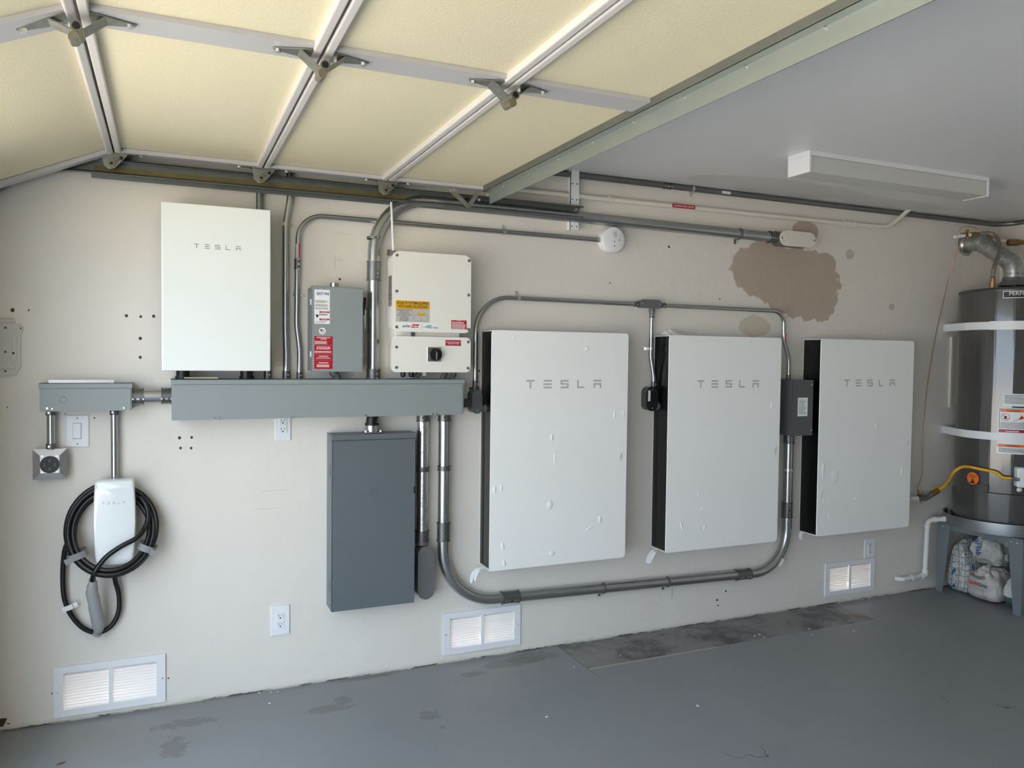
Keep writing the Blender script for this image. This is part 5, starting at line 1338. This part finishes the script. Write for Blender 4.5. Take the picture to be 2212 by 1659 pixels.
# straps around the tank
def band(zw, ht_, wall_u, v_, label, sag=0.):
    pw = at(wall_u, v_, 0); C0 = Vector((HX, HY, 0)); rr_b = HR+.0045
    w_ = Vector((pw.x, -.003, 0)); dv = w_-C0; D_ = Vector((dv.x, dv.y, 0)).length; base = math.atan2(dv.y, dv.x); off = math.acos(rr_b/D_)
    at_ = base+off
    path = [Vector((pw.x-.03, -.003, 0)), Vector((pw.x, -.004, 0))]
    for k in range(33):
        a = at_+(k/32)*3.4; path.append(C0+Vector((math.cos(a)*rr_b, math.sin(a)*rr_b, 0)))
    t = thing('tank_strap', label, 'strap', (pw.x, -.003, zw), 'white earthquake straps round the water heater')
    mb = MB(); R1 = []
    for i, p in enumerate(path):
        d = (path[min(i+1, len(path)-1)]-path[max(i-1, 0)]).normalized(); nn = Vector((d.y, -d.x, 0))
        if (p+nn-C0).length < (p-C0).length: nn = -nn
        R1.append([mb.b.verts.new(p+Vector((0, 0, zw-ht_/2))), mb.b.verts.new(p+Vector((0, 0, zw+ht_/2))), mb.b.verts.new(p+nn*.0015+Vector((0, 0, zw+ht_/2))), mb.b.verts.new(p+nn*.0015+Vector((0, 0, zw-ht_/2)))])
    for i in range(len(path)-1):
        for k in range(4): f = mb.b.faces.new((R1[i][k], R1[i][(k+1) % 4], R1[i+1][(k+1) % 4], R1[i+1][k]))
    mb.b.faces.new(R1[0]); mb.b.faces.new(R1[-1][::-1])
    obj('band', mb, WPL, t)
    d_ = (path[2]-path[1]); d_.normalize(); n_ = Vector((d_.y, -d_.x, 0)); n_ = n_ if n_.y < 0 else -n_
    for k in range(5):
        c = path[1]+d_*(.015+.022*k)+n_*.0022+Vector((0, 0, zw)); obj('hole', MB().cyl(c, c+n_*.0006, .003, None, 8), INK, t)
    a0_ = aL(2139 if zw > 1.2 else 2156, v_); mb = MB().lathe((HX, HY, 0), [(rr_b+.002, zw-ht_/2-.002), (rr_b+.0045, zw-ht_/2-.002), (rr_b+.0045, zw+ht_/2+.003), (rr_b+.002, zw+ht_/2+.003)], 14, 'z', a0_, a0_+.6)
    obj('overlap', mb, WPL, t)
    return t
zs1 = cyl_hit(2120, 704, HR)[1]; zs2 = cyl_hit(2120, 940, HR)[1]
band(zs1, .047, 2044, 706, 'upper white strap around the water heater')
band(zs2, .047, 2038, 929, 'lower white strap around the water heater, across the warning labels')
p = at(2057, 728, .01); q = at(2057, 880, .01)
single('wall_strip', MB().box(p.x-.008, p.x+.010, -.014, -.001, q.z, p.z), PIPEP, 'narrow white vertical strip on the wall behind the left of the tank', 'strip')

# pan and stand
pn = thing('drain_pan', 'round metal drain pan under the water heater', 'drain pan', (HX, HY, .463))
PR = .338
obj('pan', MB().lathe((HX, HY, 0), [(.001, .466), (PR-.004, .466), (PR-.002, .53), (PR+.003, .533), (PR+.004, .527), (PR, .462), (.001, .462)], 72), PAN, pn)
sdt = thing('heater_stand', 'grey sheet steel stand with splayed legs under the water heater', 'stand', (HX, HY, 0))
SX0, SX1, SY0, SY1, SZ = 4.62, 5.12, -.60, -.045, .461
obj('top', MB().box(SX0, SX1, SY0, SY1, SZ-.004, SZ), STAND, sdt)
obj('apron', MB().box(SX0, SX0+.002, SY0, SY1, SZ-.045, SZ).box(SX0, SX1, SY0, SY0+.002, SZ-.045, SZ).box(SX1-.002, SX1, SY0, SY1, SZ-.045, SZ).box(SX0, SX1, SY1-.002, SY1, SZ-.045, SZ), STAND, sdt)
def leg(x, y, sx, sy):
    mb = MB()
    mb.prism([(y, 0), (y+sy*.045, 0), (y+sy*.088, SZ-.045), (y+sy*.088, SZ-.02), (y, SZ-.02)], x-.0015*sx, x+.0015*sx, 'yz')
    mb.prism([(x, 0), (x+sx*.045, 0), (x+sx*.088, SZ-.045), (x+sx*.088, SZ-.02), (x, SZ-.02)], y-.0015*sy, y+.0015*sy, 'xz')
    return obj('leg', mb, STAND, sdt)
l_a = leg(SX0-.002, SY0-.002, 1, 1); leg(SX0-.002, SY1+.002, 1, -1); leg(SX1+.002, SY0-.002, -1, 1); leg(SX1+.002, SY1+.002, -1, -1)
m_ = MB()
for y_ in (SY0+.03, SY0+.065, SY1-.035): m_.cyl((SX0-.0035, y_, SZ-.03), (SX0-.008, y_, SZ-.03), .005, None, 8)
obj('bolt', m_, SCREW, sdt)
# PVC drain
d0 = Vector((HX-PR*math.cos(.35)-.0, HY+PR*math.sin(.35), .497)); 
a, b, c = at(2004, 1123, .06), at(1998, 1243, .04), at(1950, 1252, .04)
d0 = at(2046, 1121, .12)
P_ = [d0, Vector((a.x, a.y, a.z)), Vector((b.x, b.y, b.z)), Vector((c.x, c.y, c.z)), Vector((c.x-.02, -.002, c.z))]
dn = thing('drain_pipe', 'white plastic drain pipe stepping down from the pan to the wall', 'drain pipe', P_[2])
obj('pipe', MB().sweep(fillet(P_, [.035, .02, .02], 8), .0155, 20), PVC, dn)
for pa_, pb_, f0, f1 in ((0, 1, -.1, .22), (0, 1, .58, .72), (2, 3, .0, .16), (2, 3, .55, .62)):
    v0, v1 = P_[pa_], P_[pb_]; q0, q1 = v0+(v1-v0)*f0, v0+(v1-v0)*f1; obj('fitting', MB().cyl(q0, q1, .0195, None, 20), PVC, dn)
v0, v1 = P_[1], P_[2]; obj('fitting', MB().cyl(v0+(v1-v0)*.88, v0+(v1-v0)*.97, .0195, None, 20).cyl(v0+(v1-v0)*.07, v0+(v1-v0)*.14, .0195, None, 20), PVC, dn)

# ================================================================== bags under the stand
def bag_mat(name, c1, c2, kind=0, zsplit=None, c3=None):
    n = N(name); _, o = n.pos(); x, y, z = o
    c = n.mix(n.step(n.noise(9, 4), .5, .25), c1, c2)
    if kind == 1:      # printed grid of little pictograms and text columns
        vo = n.node('ShaderNodeTexBrick'); vo.offset = 0; vo.inputs['Scale'].default_value = 1; vo.inputs['Brick Width'].default_value = .034; vo.inputs['Row Height'].default_value = .040; vo.inputs['Mortar Size'].default_value = .0022
        vo.inputs['Color1'].default_value = (0, 0, 0, 1); vo.inputs['Color2'].default_value = (0, 0, 0, 1); vo.inputs['Mortar'].default_value = (1, 1, 1, 1)
        cm = n.node('ShaderNodeCombineXYZ'); n.t.links.new(n.math('SUBTRACT', x, n.math('MULTIPLY', y, .7)), cm.inputs[0]); n.t.links.new(z, cm.inputs[1]); n.t.links.new(cm.outputs[0], vo.inputs['Vector'])
        n4 = n.noise(55, 2); ink = n.math('MAXIMUM', n.math('MULTIPLY', vo.outputs['Color'], .9), n.math('MULTIPLY', n.step(n.math('ABSOLUTE', n.math('SUBTRACT', n4, .5)), .035, .01), .8))
        c = n.mix(n.math('MULTIPLY', ink, .75), c, rgb(52, 50, 50))
        n5 = n.noise(11, 1); c = n.mix(n.math('MULTIPLY', n.step(n5, .40, .01), 1.), c, rgb(52, 96, 142))
    if zsplit is not None: c = n.mix(n.step(n.math('ADD', z, n.math('MULTIPLY', n.noise(12), .02)), zsplit, .004), c, c3)
    n.t.links.new(c, n.b.inputs['Base Color']); n.b.inputs['Roughness'].default_value = .55
    n.bump(n.noise(16, 5, rough=.6), .7, .02)
    return n.m
def bag(name, label, c, rx, ry, rz, m, seed, top=.35, lean=(0, 0), amp=.02, flat=2.6):
    mb = MB(); r = bmesh.ops.create_uvsphere(mb.b, u_segments=64, v_segments=44, radius=1)
    for v in r['verts']:
        p = v.co; e_ = lambda a: math.copysign(abs(a)**(2/flat), a)
        q = Vector((e_(p.x), e_(p.y), e_(p.z)))
        tz_ = (q.z+1)/2; k = 1-top*max(0, tz_-.5)*2
        s_ = Vector((q.x*rx*k, q.y*ry*(1-.6*max(0, tz_-.45)*2), q.z*rz))
        o_ = Vector((seed*3.1, seed*1.7, 0))
        def rid(v_, f): return 1-abs(noise.noise(v_*f+o_))*2
        n_ = rid(q, 1.6)*.55+rid(q, 3.6)*.3+rid(q, 8)*.15
        s_ += Vector((q.x, q.y, q.z*.5)).normalized()*(n_-.55)*amp*(.5+tz_)
        s_.x += lean[0]*tz_; s_.y += lean[1]*tz_
        w_ = Vector(c)+s_; w_.z = max(w_.z, c[2]-rz+.002); v.co = w_
    for f in mb.b.faces: f.smooth = True
    o = obj(name, mb, m); tag(o, label, 'bag', 'building material bags under the heater stand'); return o
bm1 = bag_mat('bag_printed', rgb(214, 212, 204), rgb(196, 194, 186), 1)
bm2 = bag_mat('bag_plastic_grey', rgb(196, 192, 186), rgb(150, 146, 140))
bm3 = bag_mat('bag_dark', rgb(92, 96, 92), rgb(64, 68, 66))
bm4 = bag_mat('bag_grout', rgb(206, 200, 194), rgb(168, 158, 152), 0, .026, rgb(132, 62, 120))
bm5 = bag_mat('bag_green_base', rgb(222, 220, 212), rgb(196, 194, 186), 0, .085, rgb(62, 92, 84))
bag('building_bag', 'white bag printed with rows of small pictograms, standing behind the left leg', (4.79, -.125, .172), .10, .083, .170, bm1, 1, .12, (0, 0), .012, 4.5)
b_b = bag('building_bag', 'crumpled grey plastic bag slumped on top at the back under the stand', (4.82, -.30, .325), .13, .115, .108, bm2, 2, .25, (0, 0), .045, 3)
bag('building_bag', 'dark crumpled bag at the upper right under the stand', (4.87, -.47, .30), .12, .080, .10, bm3, 3, .2, (0, 0), .035, 3)
b_g = bag('building_bag', 'pinkish white grout bag with a purple bottom edge, in front under the stand', (4.76, -.315, .112), .105, .112, .110, bm4, 4, .12, (0, 0), .022, 3.8)
b_w = bag('building_bag', 'white bag with a dark green bottom, nearest the front leg of the stand', (4.79, -.50, .110), .11, .073, .108, bm5, 5, .25, (0, 0), .022, 3.5)
sup = bag('building_bag', 'pale bag lying flat at the bottom behind the others under the stand', (5.0, -.28, .105), .10, .15, .103, bm2, 6, .1, (0, 0), .02, 3)
def btext(par, s, x, y, z, wd_, ht_, m, rot=0.):
    mb = text_mb(s, 0, 0, wd_, ht_, 0, rot=rot, bold=.01, remap=lambda a, b: Vector((x, y-a, z+b)))
    return obj('lettering', mb, m, par)
btext(b_g, 'Sanded', 4.640, -.285, .115, .065, .024, REDI); btext(b_g, 'Grout', 4.640, -.345, .113, .05, .024, INK)
btext(b_b, 'aHab', 4.672, -.285, .335, .10, .034, BLUE, rot=-PI/2+.15)
m_ = MB()
for k in range(11): y_ = -.275-.008*k; zb = .165-.012*math.sin(k/10*PI); m_.obox((4.6395, y_, zb), (0, -.35+.07*k, 1), (1, 0, 0), (0, 1, 0), .020, .0008, .003)
obj('print', m_, INK, b_g)

# ================================================================== floor crumbs
chips = [(1030, 1418), (585, 1496), (600, 1495), (582, 1520), (1240, 1441), (560, 1497), (1864, 1295), (1630, 1374), (1650, 1377), (1640, 1371), (1690, 1366), (1755, 1372), (1748, 1359), (1845, 1363), (1878, 1293), (1813, 1302), (1507, 1525), (1181, 1549), (1180, 1550), (1976, 1363), (1340, 1417), (885, 1445)]
base = None
for i, (u_, v_) in enumerate(chips):
    p = atz(u_, v_, 0)
    if base is None:
        base = MB().prism([(-.005, -.003), (.004, -.004), (.006, .002), (-.002, .005)], 0, .002, 'xy')
        base = obj('paint_chip', base, WPL, keep=(0, 0, 0)); o = base
    else: o = base.copy(); COL.objects.link(o)
    o.location = (p.x, p.y, .0005); o.rotation_euler = (0, 0, random.random()*6); s_ = random.uniform(.5, 1.3); o.scale = (s_, s_, 1)
    tag(o, 'tiny white paint chip lying on the grey floor', 'paint chip', 'paint chips scattered on the floor')
p = atz(131, 1650, 0)
single('dry_leaf', MB().prism([(p.x-.014, p.y-.004), (p.x, p.y-.006), (p.x+.016, p.y+.005), (p.x+.002, p.y+.006)], .001, .003, 'xy'), mat('leaf_brown', rgb(96, 70, 48), .8), 'small dry brown leaf on the floor in the bottom left', 'leaf')
